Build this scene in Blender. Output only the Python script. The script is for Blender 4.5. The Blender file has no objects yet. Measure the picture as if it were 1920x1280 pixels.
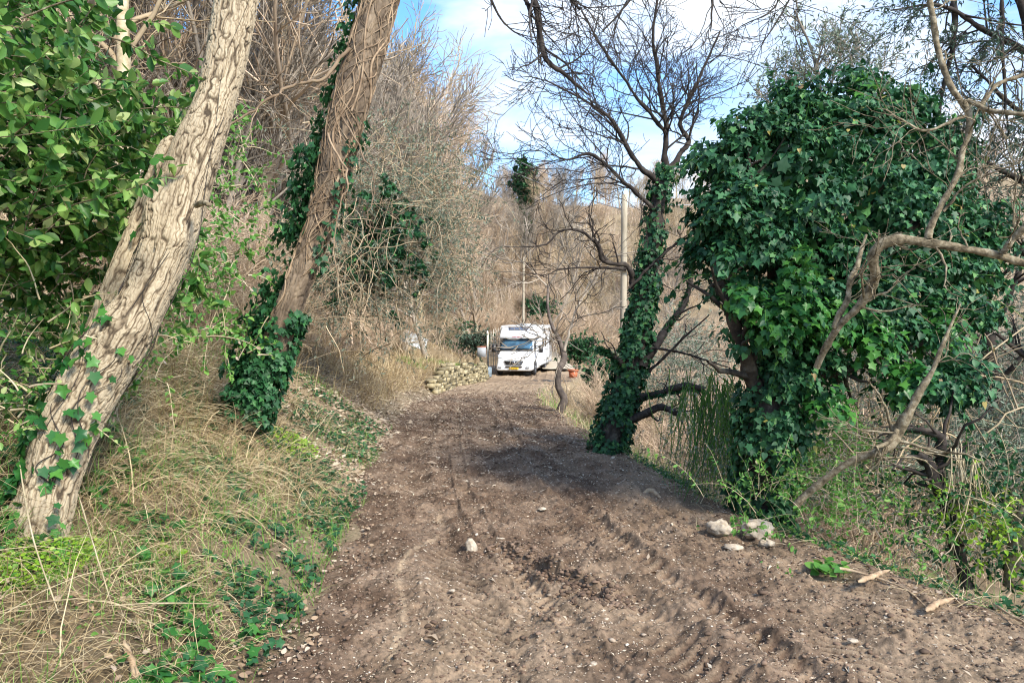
import bpy, math, random
import numpy as np
from mathutils import Vector, Matrix

# ------------------------------------------------------------------ camera, world, sun, exposure
SC = bpy.context.scene
COL = SC.collection
cam_d = bpy.data.cameras.new('camera'); cam = bpy.data.objects.new('camera', cam_d); COL.objects.link(cam)
CAMZ = 1.6; PITCH = math.atan(40/1387.0)
cam.location = (0, 0, CAMZ); cam.rotation_euler = (math.pi/2-PITCH, 0, 0)
cam_d.lens = 26; cam_d.sensor_width = 36; cam_d.clip_start = 0.05; cam_d.clip_end = 2000
SC.camera = cam
SUN_DIR = Vector((0.52, -0.62, 0.68)).normalized()      # towards the sun
sd = bpy.data.lights.new('sun', 'SUN'); sd.energy = 3.2; sd.angle = math.radians(13.0); sd.color = (1.0, 0.92, 0.78)
sun = bpy.data.objects.new('sun', sd); COL.objects.link(sun)
sun.rotation_euler = SUN_DIR.to_track_quat('Z', 'Y').to_euler(); sun.location = (20, -10, 30)
W = bpy.data.worlds.new('World'); SC.world = W; W.use_nodes = True
nt = W.node_tree; nt.nodes.clear()
def N(nt, t, **kw):
    n = nt.nodes.new(t)
    for k, v in kw.items():
        if k in n.inputs and not hasattr(n, k): n.inputs[k].default_value = v
        else: setattr(n, k, v)
    return n
out = N(nt, 'ShaderNodeOutputWorld'); bg = N(nt, 'ShaderNodeBackground'); bg.inputs['Strength'].default_value = 0.15
sky = N(nt, 'ShaderNodeTexSky', sky_type='NISHITA'); sky.sun_disc = False
sky.sun_elevation = math.asin(SUN_DIR.z); sky.sun_rotation = math.atan2(SUN_DIR.x, SUN_DIR.y)
sky.air_density = 1.0; sky.dust_density = 0.3; sky.ozone_density = 2.0; sky.altitude = 400
tc = N(nt, 'ShaderNodeTexCoord'); mp = N(nt, 'ShaderNodeMapping'); mp.inputs['Scale'].default_value = (1.0, 1.0, 2.6); mp.inputs['Location'].default_value = (0.35, 0.1, 0.2)
nz = N(nt, 'ShaderNodeTexNoise'); nz.inputs['Scale'].default_value = 2.6; nz.inputs['Detail'].default_value = 7; nz.inputs['Roughness'].default_value = 0.55; nz.inputs['Distortion'].default_value = 0.4
rp = N(nt, 'ShaderNodeValToRGB'); rp.color_ramp.elements[0].position = 0.43; rp.color_ramp.elements[1].position = 0.64
rp.color_ramp.elements[0].color = (0.06,)*3+(1,); rp.color_ramp.elements[1].color = (1,)*3+(1,)
hv = N(nt, 'ShaderNodeHueSaturation'); hv.inputs['Saturation'].default_value = 1.3; hv.inputs['Value'].default_value = 1.25
mx = N(nt, 'ShaderNodeMixRGB'); mx.inputs['Color2'].default_value = (3.9, 4.2, 4.6, 1)
L = nt.links.new
L(tc.outputs['Generated'], mp.inputs['Vector']); L(mp.outputs[0], nz.inputs['Vector']); L(nz.outputs['Fac'], rp.inputs[0])
L(rp.outputs[0], mx.inputs['Fac']); L(sky.outputs[0], hv.inputs['Color']); L(hv.outputs[0], mx.inputs['Color1']); L(mx.outputs[0], bg.inputs['Color']); L(bg.outputs[0], out.inputs[0])
SC.view_settings.view_transform = 'Standard'; SC.view_settings.look = 'None'
SC.view_settings.exposure = 1.08; SC.view_settings.gamma = 1.0
SC.render.engine = 'CYCLES'
SC.cycles.filter_width = 1.1; SC.cycles.max_bounces = 6; SC.cycles.diffuse_bounces = 3; SC.cycles.transmission_bounces = 4; SC.cycles.transparent_max_bounces = 4

R = np.random.default_rng(7)

# ------------------------------------------------------------------ numpy noise
def _h(ix, iy, iz, s):
    h = (ix.astype(np.int64)*374761393 + iy.astype(np.int64)*668265263 + iz.astype(np.int64)*2147483647 + s*1274126177) & 0xffffffff
    h = ((h ^ (h >> 13))*1274126177) & 0xffffffff
    h = ((h ^ (h >> 16))*2246822519) & 0xffffffff
    return ((h ^ (h >> 15)) & 0xffff)/32767.5-1.0
def noise2(x, y, s=0):
    ix = np.floor(x); iy = np.floor(y); fx = x-ix; fy = y-iy
    ux = fx*fx*(3-2*fx); uy = fy*fy*(3-2*fy); z = np.zeros_like(ix)
    a = _h(ix, iy, z, s); b = _h(ix+1, iy, z, s); c = _h(ix, iy+1, z, s); d = _h(ix+1, iy+1, z, s)
    return (a*(1-ux)+b*ux)*(1-uy)+(c*(1-ux)+d*ux)*uy
def noise3(x, y, z, s=0):
    ix = np.floor(x); iy = np.floor(y); iz = np.floor(z); fx = x-ix; fy = y-iy; fz = z-iz
    ux = fx*fx*(3-2*fx); uy = fy*fy*(3-2*fy); uz = fz*fz*(3-2*fz)
    def pl(k):
        a = _h(ix, iy, iz+k, s); b = _h(ix+1, iy, iz+k, s); c = _h(ix, iy+1, iz+k, s); d = _h(ix+1, iy+1, iz+k, s)
        return (a*(1-ux)+b*ux)*(1-uy)+(c*(1-ux)+d*ux)*uy
    return pl(0)*(1-uz)+pl(1)*uz
def fbm2(x, y, o=4, s=0, g=0.5):
    r = 0; a = 1.0
    for i in range(o):
        r = r+a*noise2(x*2**i+i*7.3, y*2**i-i*3.1, s+i); a *= g
    return r
def sst(a, b, x):
    t = np.clip((x-a)/(b-a), 0, 1); return t*t*(3-2*t)

# ------------------------------------------------------------------ terrain
TY = np.array([-8, 0, 3.3, 4.4, 5.5, 9, 14, 20, 28, 38, 48, 60.])
XL = np.array([-1.1, -1.15, -1.12, -1.2, -1.3, -1.75, -2.2, -2.45, -1.95, -1.2, -2.5, -3.])
XR = np.array([4.6, 3.9, 3.1, 2.4, 1.9, 1.25, .85, .62, 1.5, 3.4, 4.5, 5.])
ZY = np.array([-8, 0, 7, 9, 14, 20, 28, 36, 48, 60, 75, 95, 130, 200.])
ZC = np.array([.1, 0, 0, -.03, -.2, -.5, -.88, -1.36, -1.43, -.3, 6.0, 13.5, 21, 24.])
def sm(y, A, B):
    return (np.interp(y-.6, A, B)+2*np.interp(y, A, B)+np.interp(y+.6, A, B))/4
def xl(y): return sm(y, TY, XL)+.10*noise2(y*.9, y*0+1, 3)*np.clip(y/8, .4, 1)
def xr(y): return sm(y, TY, XR)+.12*noise2(y*.8, y*0+5, 4)
def HB(x, y):
    """terrain height, smooth"""
    x = np.asarray(x, float); y = np.asarray(y, float)
    z = sm(y, ZY, ZC)
    s = np.maximum(xl(y)-x, 0); t = np.maximum(x-xr(y), 0)
    # left bank
    b1 = .62*np.minimum(s, 2.2)+.42*np.clip(s-2.2, 0, 18)+.5*np.maximum(s-20, 0)
    wall = .66*np.clip((y-20.5)/6+.25, 0, 1)*sst(0.0, .1, s)+.10*np.minimum(s, 2.6)+.55*np.clip(s-2.6, 0, 16)+.5*np.maximum(s-18.6, 0)
    k = sst(20.5, 23.0, y)*(1-sst(37.2, 38.2, y)); b2 = .45*s
    far = sst(39, 44, y)
    bank = (b1*(1-k)+wall*k)*(1-far)+b2*far
    hillz = np.minimum(bank, 24+.05*bank)
    # right fall
    fal = -(.62*np.minimum(t, 3.2)+.16*np.clip(t-3.2, 0, 8))
    rise = .16*np.maximum(t-14, 0)*sst(0, 30, y)
    fal = fal*(1-sst(50, 80, y))+np.minimum(rise, 6)
    return z+hillz+fal
def H(x, y):
    x = np.asarray(x, float); y = np.asarray(y, float)
    off = np.maximum(np.maximum(xl(y)-x, x-xr(y)), 0)
    a = np.clip(off/.7, 0, 1)
    k = sst(20.5, 23, y)*(1-sst(37, 38.5, y))*(x < 0)*np.clip(1.5-off, 0, 1)
    return HB(x, y)+np.clip((y-62)/30, 0, 1)*(2.2*noise2(x*.05, y*.05, 15)+1.0*noise2(x*.16, y*.16, 16))+a*(1-k)*(.10*fbm2(x*.9, y*.9, 3, 11)+.035*fbm2(x*5, y*5, 3, 21)*np.clip(1-y/40, 0, 1)+np.clip((y-8)/20, 0, 1)*.25*noise2(x*.3, y*.3, 8))
def hz(x, y): return float(H(np.array([x]), np.array([y]))[0])
cp, sp_ = math.cos(PITCH), math.sin(PITCH)
def P(px, py, d):
    """point of the place seen at (px,py) of the 1920 wide photo at forward distance d"""
    a = (px-960)/1386.7; b = (640-py)/1386.7
    return np.array([a*d, d*cp+b*d*sp_, CAMZ+b*d*cp-d*sp_])

# ------------------------------------------------------------------ mesh builders
def link(o, parent=None):
    COL.objects.link(o)
    if parent is not None: o.parent = parent
    return o
def mesh(name, V, Fs, mats, parent=None, mi=None, smooth=True, attrs=None):
    V = np.ascontiguousarray(V, dtype=np.float32).reshape(-1, 3)
    if not isinstance(Fs, list): Fs = [Fs]
    Fs = [np.asarray(f, dtype=np.int32) for f in Fs if len(f)]
    me = bpy.data.meshes.new(name)
    me.vertices.add(len(V)); me.vertices.foreach_set('co', V.ravel())
    loops = np.concatenate([f.ravel() for f in Fs]); tot = np.concatenate([np.full(len(f), f.shape[1], np.int32) for f in Fs])
    st = np.concatenate([[0], np.cumsum(tot)[:-1]]).astype(np.int32)
    me.loops.add(len(loops)); me.loops.foreach_set('vertex_index', loops)
    me.polygons.add(len(tot)); me.polygons.foreach_set('loop_start', st); me.polygons.foreach_set('loop_total', tot)
    if mi is not None: me.polygons.foreach_set('material_index', np.asarray(mi, np.int32))
    if smooth: me.polygons.foreach_set('use_smooth', np.ones(len(tot), bool))
    for k, a in (attrs or {}).items():
        a = np.asarray(a, np.float32)
        if a.ndim == 2: at = me.attributes.new(k, 'FLOAT_VECTOR', 'POINT'); at.data.foreach_set('vector', a.ravel())
        else: at = me.attributes.new(k, 'FLOAT', 'POINT'); at.data.foreach_set('value', a)
    me.update(calc_edges=True); me.validate()
    if not isinstance(mats, (list, tuple)): mats = [mats]
    for m in mats: me.materials.append(m)
    return link(bpy.data.objects.new(name, me), parent)
class MB:
    """collects geometry for one mesh"""
    def __init__(s): s.V = []; s.F = {}; s.n = 0
    def add(s, V, F, m=0):
        V = np.asarray(V, float).reshape(-1, 3)
        for f in (F if isinstance(F, list) else [F]):
            f = np.asarray(f)
            if len(f): s.F.setdefault((f.shape[1], m), []).append(f+s.n)
        s.V.append(V); s.n += len(V); return s
    def build(s, name, mats, parent=None, smooth=True):
        Fs = []; mi = []
        for (k, m), l in s.F.items():
            f = np.concatenate(l); Fs.append(f); mi += [m]*len(f)
        return mesh(name, np.concatenate(s.V), Fs, mats, parent, mi, smooth)
    def box(s, c, d, m=0, rz=0, taper=1.0):
        c = np.array(c, float); d = np.array(d, float)/2
        v = np.array([[x, y, z] for z in (-1, 1) for y in (-1, 1) for x in (-1, 1)], float)
        v[4:, :2] *= taper; v *= d
        if rz:
            a, b = math.cos(rz), math.sin(rz); v = np.stack([v[:, 0]*a-v[:, 1]*b, v[:, 0]*b+v[:, 1]*a, v[:, 2]], 1)
        return s.add(v+c, np.array([[0, 2, 3, 1], [4, 5, 7, 6], [0, 1, 5, 4], [2, 6, 7, 3], [0, 4, 6, 2], [1, 3, 7, 5]]), m)
def norm(v): return v/np.maximum(np.linalg.norm(v, axis=-1, keepdims=True), 1e-9)
def tubes(Pt, Rd, S=4, cap=False):
    Pt = np.asarray(Pt, float); n, m, _ = Pt.shape; Rd = np.broadcast_to(Rd, (n, m))
    T = norm(np.gradient(Pt, axis=1)); mT = norm(T.mean(1))
    ref = np.where(np.abs(mT[:, 2:3]) < .8, np.array([[0, 0, 1.]]), np.array([[1., 0, 0]]))[:, None, :]
    U = norm(np.cross(T, np.broadcast_to(ref, T.shape))); Wv = np.cross(T, U)
    a = np.arange(S)*2*math.pi/S
    V = Pt[:, :, None]+Rd[:, :, None, None]*(np.cos(a)[None, None, :, None]*U[:, :, None]+np.sin(a)[None, None, :, None]*Wv[:, :, None])
    i = (np.arange(n)*m*S)[:, None, None]+(np.arange(m-1)*S)[None, :, None]
    k = np.arange(S)[None, None]; k2 = (k+1) % S
    F = np.stack([i+k, i+k2, i+S+k2, i+S+k], -1).reshape(-1, 4)
    Fs = [F]
    if cap and S <= 16: Fs.append(((np.arange(n)*m*S)[:, None]+(m-1)*S+np.arange(S)[None, :]))
    return V.reshape(-1, 3), Fs
def catmull(pts, m):
    pts = np.asarray(pts, float); n = len(pts)
    p = np.concatenate([[2*pts[0]-pts[1]], pts, [2*pts[-1]-pts[-2]]])
    t = np.linspace(0, n-1-1e-6, m); i = t.astype(int); f = (t-i)[:, None]
    a, b, c, d = p[i], p[i+1], p[i+2], p[i+3]
    return .5*((2*b)+(c-a)*f+(2*a-5*b+4*c-d)*f*f+(-a+3*b-3*c+d)*f**3)
def px_path(l, m=24):
    """[(px,py,d,width_m)...] -> smooth path (1,m,3),(1,m)"""
    pts = np.array([P(*q[:3]) for q in l]); w = np.array([[q[3]/2, 0, 0] for q in l])
    return catmull(pts, m)[None], np.abs(catmull(w, m)[:, 0])[None]
def kids(rng, Pt, Rd, n, L, ang=(.5, 1.1), t0=.2, t1=1., rf=.6, rmin=.001, trop=0., wig=.15, m=6, lt=.5, bias=None, rlast=.35):
    """n children on every parent path; L=(lo,hi) lengths"""
    K, M, _ = Pt.shape; idx = np.repeat(np.arange(K), n); q = len(idx)
    t = rng.uniform(t0, t1, q); f = t*(M-1); i = np.minimum(f.astype(int), M-2); g = (f-i)[:, None]
    A = Pt[idx, i]; B = Pt[idx, i+1]; p = A*(1-g)+B*g; T = norm(B-A)
    r0 = (Rd[idx, i]*(1-g[:, 0])+Rd[idx, i+1]*g[:, 0])*rf
    rnd = norm(rng.normal(size=(q, 3))); per = norm(rnd-(rnd*T).sum(1, keepdims=True)*T)
    if bias is not None: per = norm(per+np.asarray(bias)); per = norm(per-(per*T).sum(1, keepdims=True)*T)
    a = rng.uniform(*ang, q)[:, None]; d = norm(np.cos(a)*T+np.sin(a)*per)
    ln = rng.uniform(*L, q)*(1-lt*t); out = np.empty((q, m, 3)); out[:, 0] = p
    for j in range(1, m):
        d = norm(d+wig*rng.normal(size=(q, 3))+np.array([0, 0, trop])); out[:, j] = out[:, j-1]+d*(ln/(m-1))[:, None]
    rr = np.maximum(r0[:, None]*np.linspace(1, rlast, m)[None], rmin)
    return out, rr
TPL = {}
def tpl(name, half, mid):
    h = np.array(half, float); TPL[name] = None
    V = [(0, 0, 0)]+[tuple(q) for q in h]+[(1, 0, -.08)]+[(x, -y, z) for x, y, z in h[::-1]]+[tuple(mid)]
    n = len(V)-1; F = [(n, (i+1) % n, i) for i in range(n)]
    TPL[name] = (np.array(V), np.array(F))
tpl('ovate', [(.2, .36, .05), (.5, .5, .07), (.8, .3, .02)], (.45, 0, -.03))
tpl('ivy', [(-.1, .34, .02), (.22, .36, .04), (.42, .62, 0), (.56, .3, .05)], (.3, 0, -.04))
tpl('heart', [(-.10, .30, .02), (.12, .50, .05), (.45, .42, .05), (.75, .18, .0)], (.38, 0, -.05))
TPL['lance'] = (np.array([(0, 0, 0), (.45, .5, .05), (1, 0, -.1), (.45, -.5, .05)], float), np.array([(0, 2, 1), (0, 3, 2)]))
def leaves(p, d, nrm, ln, wd, kind='ovate'):
    V, F = TPL[kind]; d = norm(d); b = norm(np.cross(nrm, d)); c = np.cross(d, b)
    ln = np.broadcast_to(ln, (len(p),)); wd = np.broadcast_to(wd, (len(p),))
    X = p[:, None]+V[None, :, 0:1]*(d*ln[:, None])[:, None]+V[None, :, 1:2]*(b*wd[:, None])[:, None]+V[None, :, 2:3]*(c*(ln*(1.2+1.9*np.sin(p[:, 0]*913+p[:, 2]*577)))[:, None])[:, None]
    G = (np.arange(len(p))*len(V))[:, None, None]+F[None]
    return X.reshape(-1, 3), G.reshape(-1, 3)
def shoot_leaves(rng, Pt, k, ln, ratio, kind='ovate', droop=.3, t0=.1, up=.6, spread=.9):
    n, m, _ = Pt.shape; t = rng.uniform(t0, 1, (n, k))*(m-1); i = np.minimum(t.astype(int), m-2); g = (t-i)[..., None]
    ii = np.arange(n)[:, None]; p = (Pt[ii, i]*(1-g)+Pt[ii, i+1]*g).reshape(-1, 3); T = norm((Pt[ii, i+1]-Pt[ii, i]).reshape(-1, 3))
    q = len(p); r = norm(rng.normal(size=(q, 3))); per = norm(r-(r*T).sum(1, keepdims=True)*T)
    d = norm(T*.5+per*spread+np.array([0, 0, -droop])); l = rng.uniform(*ln, q)
    nr = norm(rng.normal(size=(q, 3))*.55+np.array([0.15, -.25, up]))
    return leaves(p, d, nr, l, l*ratio*rng.uniform(.8, 1.1, q), kind)
def blades(rng, p, ln, wd, az, lean, curv=.6, m=5):
    """ribbons: p (n,3); az heading, lean from vertical"""
    n = len(p); el = math.pi/2-lean; d = np.stack([np.cos(az)*np.cos(el), np.sin(az)*np.cos(el), np.sin(el)], 1)
    side = norm(np.stack([-np.sin(az), np.cos(az), rng.normal(0, .3, n)], 1)); X = np.empty((n, m, 2, 3)); q = p.copy(); st = (ln/(m-1))[:, None]
    for j in range(m):
        w = (wd*(1-.75*j/(m-1)))[:, None]/2; X[:, j, 0] = q-side*w; X[:, j, 1] = q+side*w
        q = q+d*st; d = norm(d+np.array([0, 0, -curv/(m-1)])+rng.normal(0, .08, (n, 3)))
    b = (np.arange(n)*m*2)[:, None]+(np.arange(m-1)*2)[None]
    F = np.stack([b, b+1, b+3, b+2], -1).reshape(-1, 4)
    return X.reshape(-1, 3), F
ico = None
def pebbles(rng, p, s, flat=.6):
    g = (1+5**.5)/2; v = np.array([(-1, g, 0), (1, g, 0), (-1, -g, 0), (1, -g, 0), (0, -1, g), (0, 1, g), (0, -1, -g), (0, 1, -g), (g, 0, -1), (g, 0, 1), (-g, 0, -1), (-g, 0, 1)], float)/1.9
    f = np.array([(0, 11, 5), (0, 5, 1), (0, 1, 7), (0, 7, 10), (0, 10, 11), (1, 5, 9), (5, 11, 4), (11, 10, 2), (10, 7, 6), (7, 1, 8), (3, 9, 4), (3, 4, 2), (3, 2, 6), (3, 6, 8), (3, 8, 9), (4, 9, 5), (2, 4, 11), (6, 2, 10), (8, 6, 7), (9, 8, 1)])
    n = len(p); X = v[None]*rng.uniform(.65, 1.3, (n, 12, 1))*np.stack([s*rng.uniform(.7, 1.5, n), s, s*flat*rng.uniform(.6, 1.2, n)], 1)[:, None]
    a = rng.uniform(0, 6.28, n); c, q = np.cos(a)[:, None], np.sin(a)[:, None]
    X = np.stack([X[..., 0]*c-X[..., 1]*q, X[..., 0]*q+X[..., 1]*c, X[..., 2]], -1)+p[:, None]
    return X.reshape(-1, 3), ((np.arange(n)*12)[:, None, None]+f[None]).reshape(-1, 3)
def tag(o, label=None, cat=None, group=None, kind=None):
    if label: o['label'] = label
    if cat: o['category'] = cat
    if group: o['group'] = group
    if kind: o['kind'] = kind
    return o
def root(name, loc, label, cat, group=None, rz=0):
    o = bpy.data.objects.new(name, None); link(o); o.location = loc; o.rotation_euler = (0, 0, rz); o.empty_display_size = .2
    return tag(o, label, cat, group)
def adopt(r, *obs):
    """children were meshed in world coordinates: move their data to the root's frame"""
    M = (Matrix.Translation(r.location) @ r.rotation_euler.to_matrix().to_4x4()).inverted()
    for o in obs: o.data.transform(M); o.parent = r
def copy_tree(o, loc, rz, sc, label=None, group=None):
    c = o.copy(); COL.objects.link(c); c.location = loc; c.rotation_euler = (0, 0, rz); c.scale = (sc, sc, sc)
    if label: c['label'] = label
    if group: c['group'] = group
    for ch in CH.get(o.name, []):
        k = ch.copy(); COL.objects.link(k); k.parent = c
    return c
CH = {}

# ------------------------------------------------------------------ materials
def mat(name):
    m = bpy.data.materials.new(name); m.use_nodes = True; n = m.node_tree; b = n.nodes['Principled BSDF']; return m, n, b
def ramp(n, cols, pos=None):
    r = n.nodes.new('ShaderNodeValToRGB'); e = r.color_ramp.elements; k = len(cols)
    pos = pos or [i/(k-1) for i in range(k)]
    while len(e) < k: e.new(.5)
    for i in range(k): e[i].position = pos[i]; e[i].color = tuple(cols[i])+(1,)
    return r
def noise_node(n, scale, detail=5, rough=.6, vec=None, attr=None, coord='Object', stretch=None):
    t = n.nodes.new('ShaderNodeTexNoise'); t.inputs['Scale'].default_value = scale; t.inputs['Detail'].default_value = detail; t.inputs['Roughness'].default_value = rough
    if attr: a = n.nodes.new('ShaderNodeAttribute'); a.attribute_name = attr; o = a.outputs['Vector']
    else: a = n.nodes.new('ShaderNodeTexCoord'); o = a.outputs[coord]
    if stretch:
        q = n.nodes.new('ShaderNodeMapping'); q.inputs['Scale'].default_value = stretch; n.links.new(o, q.inputs[0]); o = q.outputs[0]
    n.links.new(o, t.inputs['Vector']); return t
def leaf_mat(name, cols, rough=.42, trans=.25, pos=None, spec=.35):
    m, n, b = mat(name); g = n.nodes.new('ShaderNodeNewGeometry'); r = ramp(n, cols, pos); n.links.new(g.outputs['Random Per Island'], r.inputs[0])
    n.links.new(r.outputs[0], b.inputs['Base Color']); b.inputs['Roughness'].default_value = rough; b.inputs['Specular IOR Level'].default_value = spec
    if trans:
        t = n.nodes.new('ShaderNodeBsdfTranslucent'); mxs = n.nodes.new('ShaderNodeMixShader'); mxs.inputs[0].default_value = trans
        h = n.nodes.new('ShaderNodeHueSaturation'); h.inputs['Value'].default_value = 1.5; h.inputs['Hue'].default_value = .485
        n.links.new(r.outputs[0], h.inputs['Color']); n.links.new(h.outputs[0], t.inputs[0]); o = n.nodes['Material Output']
        n.links.new(b.outputs[0], mxs.inputs[1]); n.links.new(t.outputs[0], mxs.inputs[2]); n.links.new(mxs.outputs[0], o.inputs[0])
    return m
def bark_mat(name, c, scale=18, stretch=(1, 1, 1), attr=None, bump=.4, dist=.01, island=False, rough=.85, pos=(.3, .5, .72)):
    m, n, b = mat(name); t = noise_node(n, scale, 7, .65, attr=attr, stretch=stretch)
    r = ramp(n, c, list(pos)[:len(c)] if len(c) == 3 else None); n.links.new(t.outputs['Fac'], r.inputs[0]); o = r.outputs[0]
    if island:
        g = n.nodes.new('ShaderNodeNewGeometry'); h = n.nodes.new('ShaderNodeHueSaturation'); mr = n.nodes.new('ShaderNodeMapRange')
        mr.inputs['To Min'].default_value = .55; mr.inputs['To Max'].default_value = 1.5; n.links.new(g.outputs['Random Per Island'], mr.inputs[0])
        n.links.new(mr.outputs[0], h.inputs['Value']); n.links.new(o, h.inputs['Color']); o = h.outputs[0]
    n.links.new(o, b.inputs['Base Color']); b.inputs['Roughness'].default_value = rough; b.inputs['Specular IOR Level'].default_value = .2
    if bump:
        t2 = noise_node(n, scale*2.2, 8, .7, attr=attr, stretch=stretch); bp = n.nodes.new('ShaderNodeBump'); bp.inputs['Strength'].default_value = bump; bp.inputs['Distance'].default_value = dist
        n.links.new(t2.outputs['Fac'], bp.inputs['Height']); n.links.new(bp.outputs[0], b.inputs['Normal'])
    return m
def plain(name, c, rough=.4, metal=0., coat=0., var=0.):
    m, n, b = mat(name); b.inputs['Base Color'].default_value = tuple(c)+(1,); b.inputs['Roughness'].default_value = rough; b.inputs['Metallic'].default_value = metal; b.inputs['Coat Weight'].default_value = coat
    if var:
        t = noise_node(n, 3, 6, .65); r = ramp(n, [tuple(q*(1-var) for q in c), c], [.35, .6]); n.links.new(t.outputs['Fac'], r.inputs[0]); n.links.new(r.outputs[0], b.inputs['Base Color'])
    return m
M = {}
M['ivy'] = leaf_mat('ivy_leaf', [(.012, .050, .016), (.020, .085, .030), (.028, .115, .038), (.05, .17, .045)], .5, .15, [0, .45, .85, 1])
M['ivy_blue'] = leaf_mat('dark_ivy_leaf', [(.010, .050, .020), (.022, .092, .036), (.045, .155, .055), (.10, .25, .06)], .52, .12, [0, .5, .9, 1])
M['ivy_light'] = leaf_mat('fresh_ivy_leaf', [(.018, .085, .025), (.035, .15, .032), (.09, .26, .045)], .38, .25)
M['bush'] = leaf_mat('bush_leaf', [(.02, .085, .016), (.05, .16, .028), (.11, .25, .05), (.22, .36, .09), (.40, .45, .20)], .42, .3, [0, .3, .6, .88, 1])
M['dead'] = leaf_mat('dry_leaf', [(.42, .34, .28), (.30, .20, .13), (.60, .53, .46)], .6, .2)
M['litter'] = leaf_mat('leaf_litter', [(.20, .13, .08), (.36, .26, .17), (.12, .07, .045), (.5, .4, .3)], .8, 0)
M['olive'] = leaf_mat('olive_leaf', [(.10, .15, .10), (.17, .22, .15), (.30, .36, .28)], .5, .15)
M['olive_dark'] = leaf_mat('narrow_dark_leaf', [(.03, .07, .05), (.06, .11, .07), (.12, .17, .12)], .45, .15)
M['lime'] = leaf_mat('lime_leaf', [(.22, .42, .03), (.34, .52, .05), (.12, .30, .03)], .5, .35)
M['lime_old'] = leaf_mat('ageing_ivy_leaf', [(.22, .26, .05), (.36, .30, .08), (.20, .13, .06)], .5, .2)
M['weed'] = leaf_mat('weed_leaf', [(.05, .17, .03), (.11, .28, .05), (.19, .35, .07)], .5, .3)
M['straw'] = leaf_mat('straw', [(.22, .15, .075), (.46, .35, .19), (.72, .60, .38), (.36, .27, .15)], .6, .12, [0, .4, .8, 1])
M['grass'] = leaf_mat('green_grass', [(.07, .20, .03), (.15, .34, .05), (.28, .40, .10)], .5, .25)
M['pink'] = bark_mat('pinkish_twig', [(.33, .235, .165), (.54, .41, .29), (.70, .57, .43)], 1.5, bump=0, island=True)
M['tan'] = bark_mat('tan_twig', [(.22, .165, .10), (.40, .31, .20), (.55, .45, .31)], 1.5, bump=0, island=True)
M['grey'] = bark_mat('grey_twig', [(.15, .125, .10), (.30, .255, .205), (.45, .39, .32)], 2, bump=0, island=True)
M['dark'] = bark_mat('dark_twig', [(.018, .015, .014), (.045, .036, .032), (.10, .085, .07)], 9, bump=.3)
M['lichen'] = bark_mat('lichened_branch', [(.075, .060, .038), (.23, .185, .12), (.42, .37, .27)], 24, bump=.9, dist=.008, pos=(.36, .52, .68))
M['cane'] = bark_mat('pale_cane', [(.22, .18, .10), (.40, .33, .21), (.52, .46, .34)], 6, bump=0, island=True)
M['barkB_v'] = bark_mat('brown_vine', [(.12, .08, .05), (.24, .17, .11), (.36, .27, .18)], 8, bump=.3, island=True)
M['barkB'] = bark_mat('brown_bark', [(.042, .031, .024), (.155, .115, .080), (.32, .245, .17)], 16, attr='bark', stretch=(1, 1, 1), bump=.9, dist=.012)
M['barkC'] = bark_mat('dark_bark', [(.02, .017, .015), (.055, .045, .038), (.13, .115, .09)], 12, bump=.7, dist=.01)
M['white'] = plain('white_paint', (.80, .82, .83), .25, coat=.4)
M['black'] = plain('black_plastic', (.02, .02, .022), .4)
M['tyre'] = plain('tyre_rubber', (.03, .03, .032), .8)
M['alloy'] = plain('grey_alloy', (.30, .31, .33), .35, .7)
M['chrome'] = plain('chrome', (.7, .7, .72), .15, 1)
M['glass'] = plain('windscreen_glass', (.06, .15, .24), .06, coat=1, var=.5)
M['sideglass'] = plain('tinted_side_glass', (.03, .04, .05), .08, coat=1)
M['roofglass'] = plain('tinted_roof_glass', (.10, .12, .17), .2)
M['lamp'] = plain('headlight_lens', (.55, .58, .60), .12, coat=1)
M['plate'] = plain('yellow_plate', (.80, .50, .03), .4)
M['red'] = plain('red_lettering', (.62, .10, .10), .4)
M['stripe'] = plain('grey_trim', (.42, .44, .46), .4)
M['iron'] = plain('cream_iron_paint', (.72, .70, .60), .5, var=.2)
M['panel'] = plain('white_sheet', (.58, .61, .62), .5, var=.5)
M['greyblock'] = plain('grey_panel', (.38, .40, .42), .7, var=.35)
M['terra'] = plain('terracotta', (.55, .16, .07), .7, var=.2)
M['drum'] = plain('blue_grey_plastic', (.22, .28, .32), .5, var=.3)
M['pole'] = bark_mat('pale_pole', [(.26, .22, .16), (.38, .33, .25), (.48, .42, .33)], 5, stretch=(1, 1, .2), bump=.1)
M['wire'] = plain('grey_cable', (.35, .35, .36), .5)
M['rock'] = bark_mat('limestone', [(.26, .20, .14), (.46, .38, .29), (.62, .54, .43)], 16, bump=.6, dist=.02)
M['clod'] = bark_mat('soil_clod', [(.08, .05, .035), (.15, .10, .07), (.24, .17, .12)], 4, bump=.3, island=True)
M['gravel'] = bark_mat('pale_gravel', [(.24, .18, .13), (.42, .34, .26), (.62, .56, .47)], 8, bump=0, island=True)
M['chip'] = leaf_mat('wood_chip', [(.24, .17, .12), (.40, .31, .22), (.58, .50, .38)], .7, 0)

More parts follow.
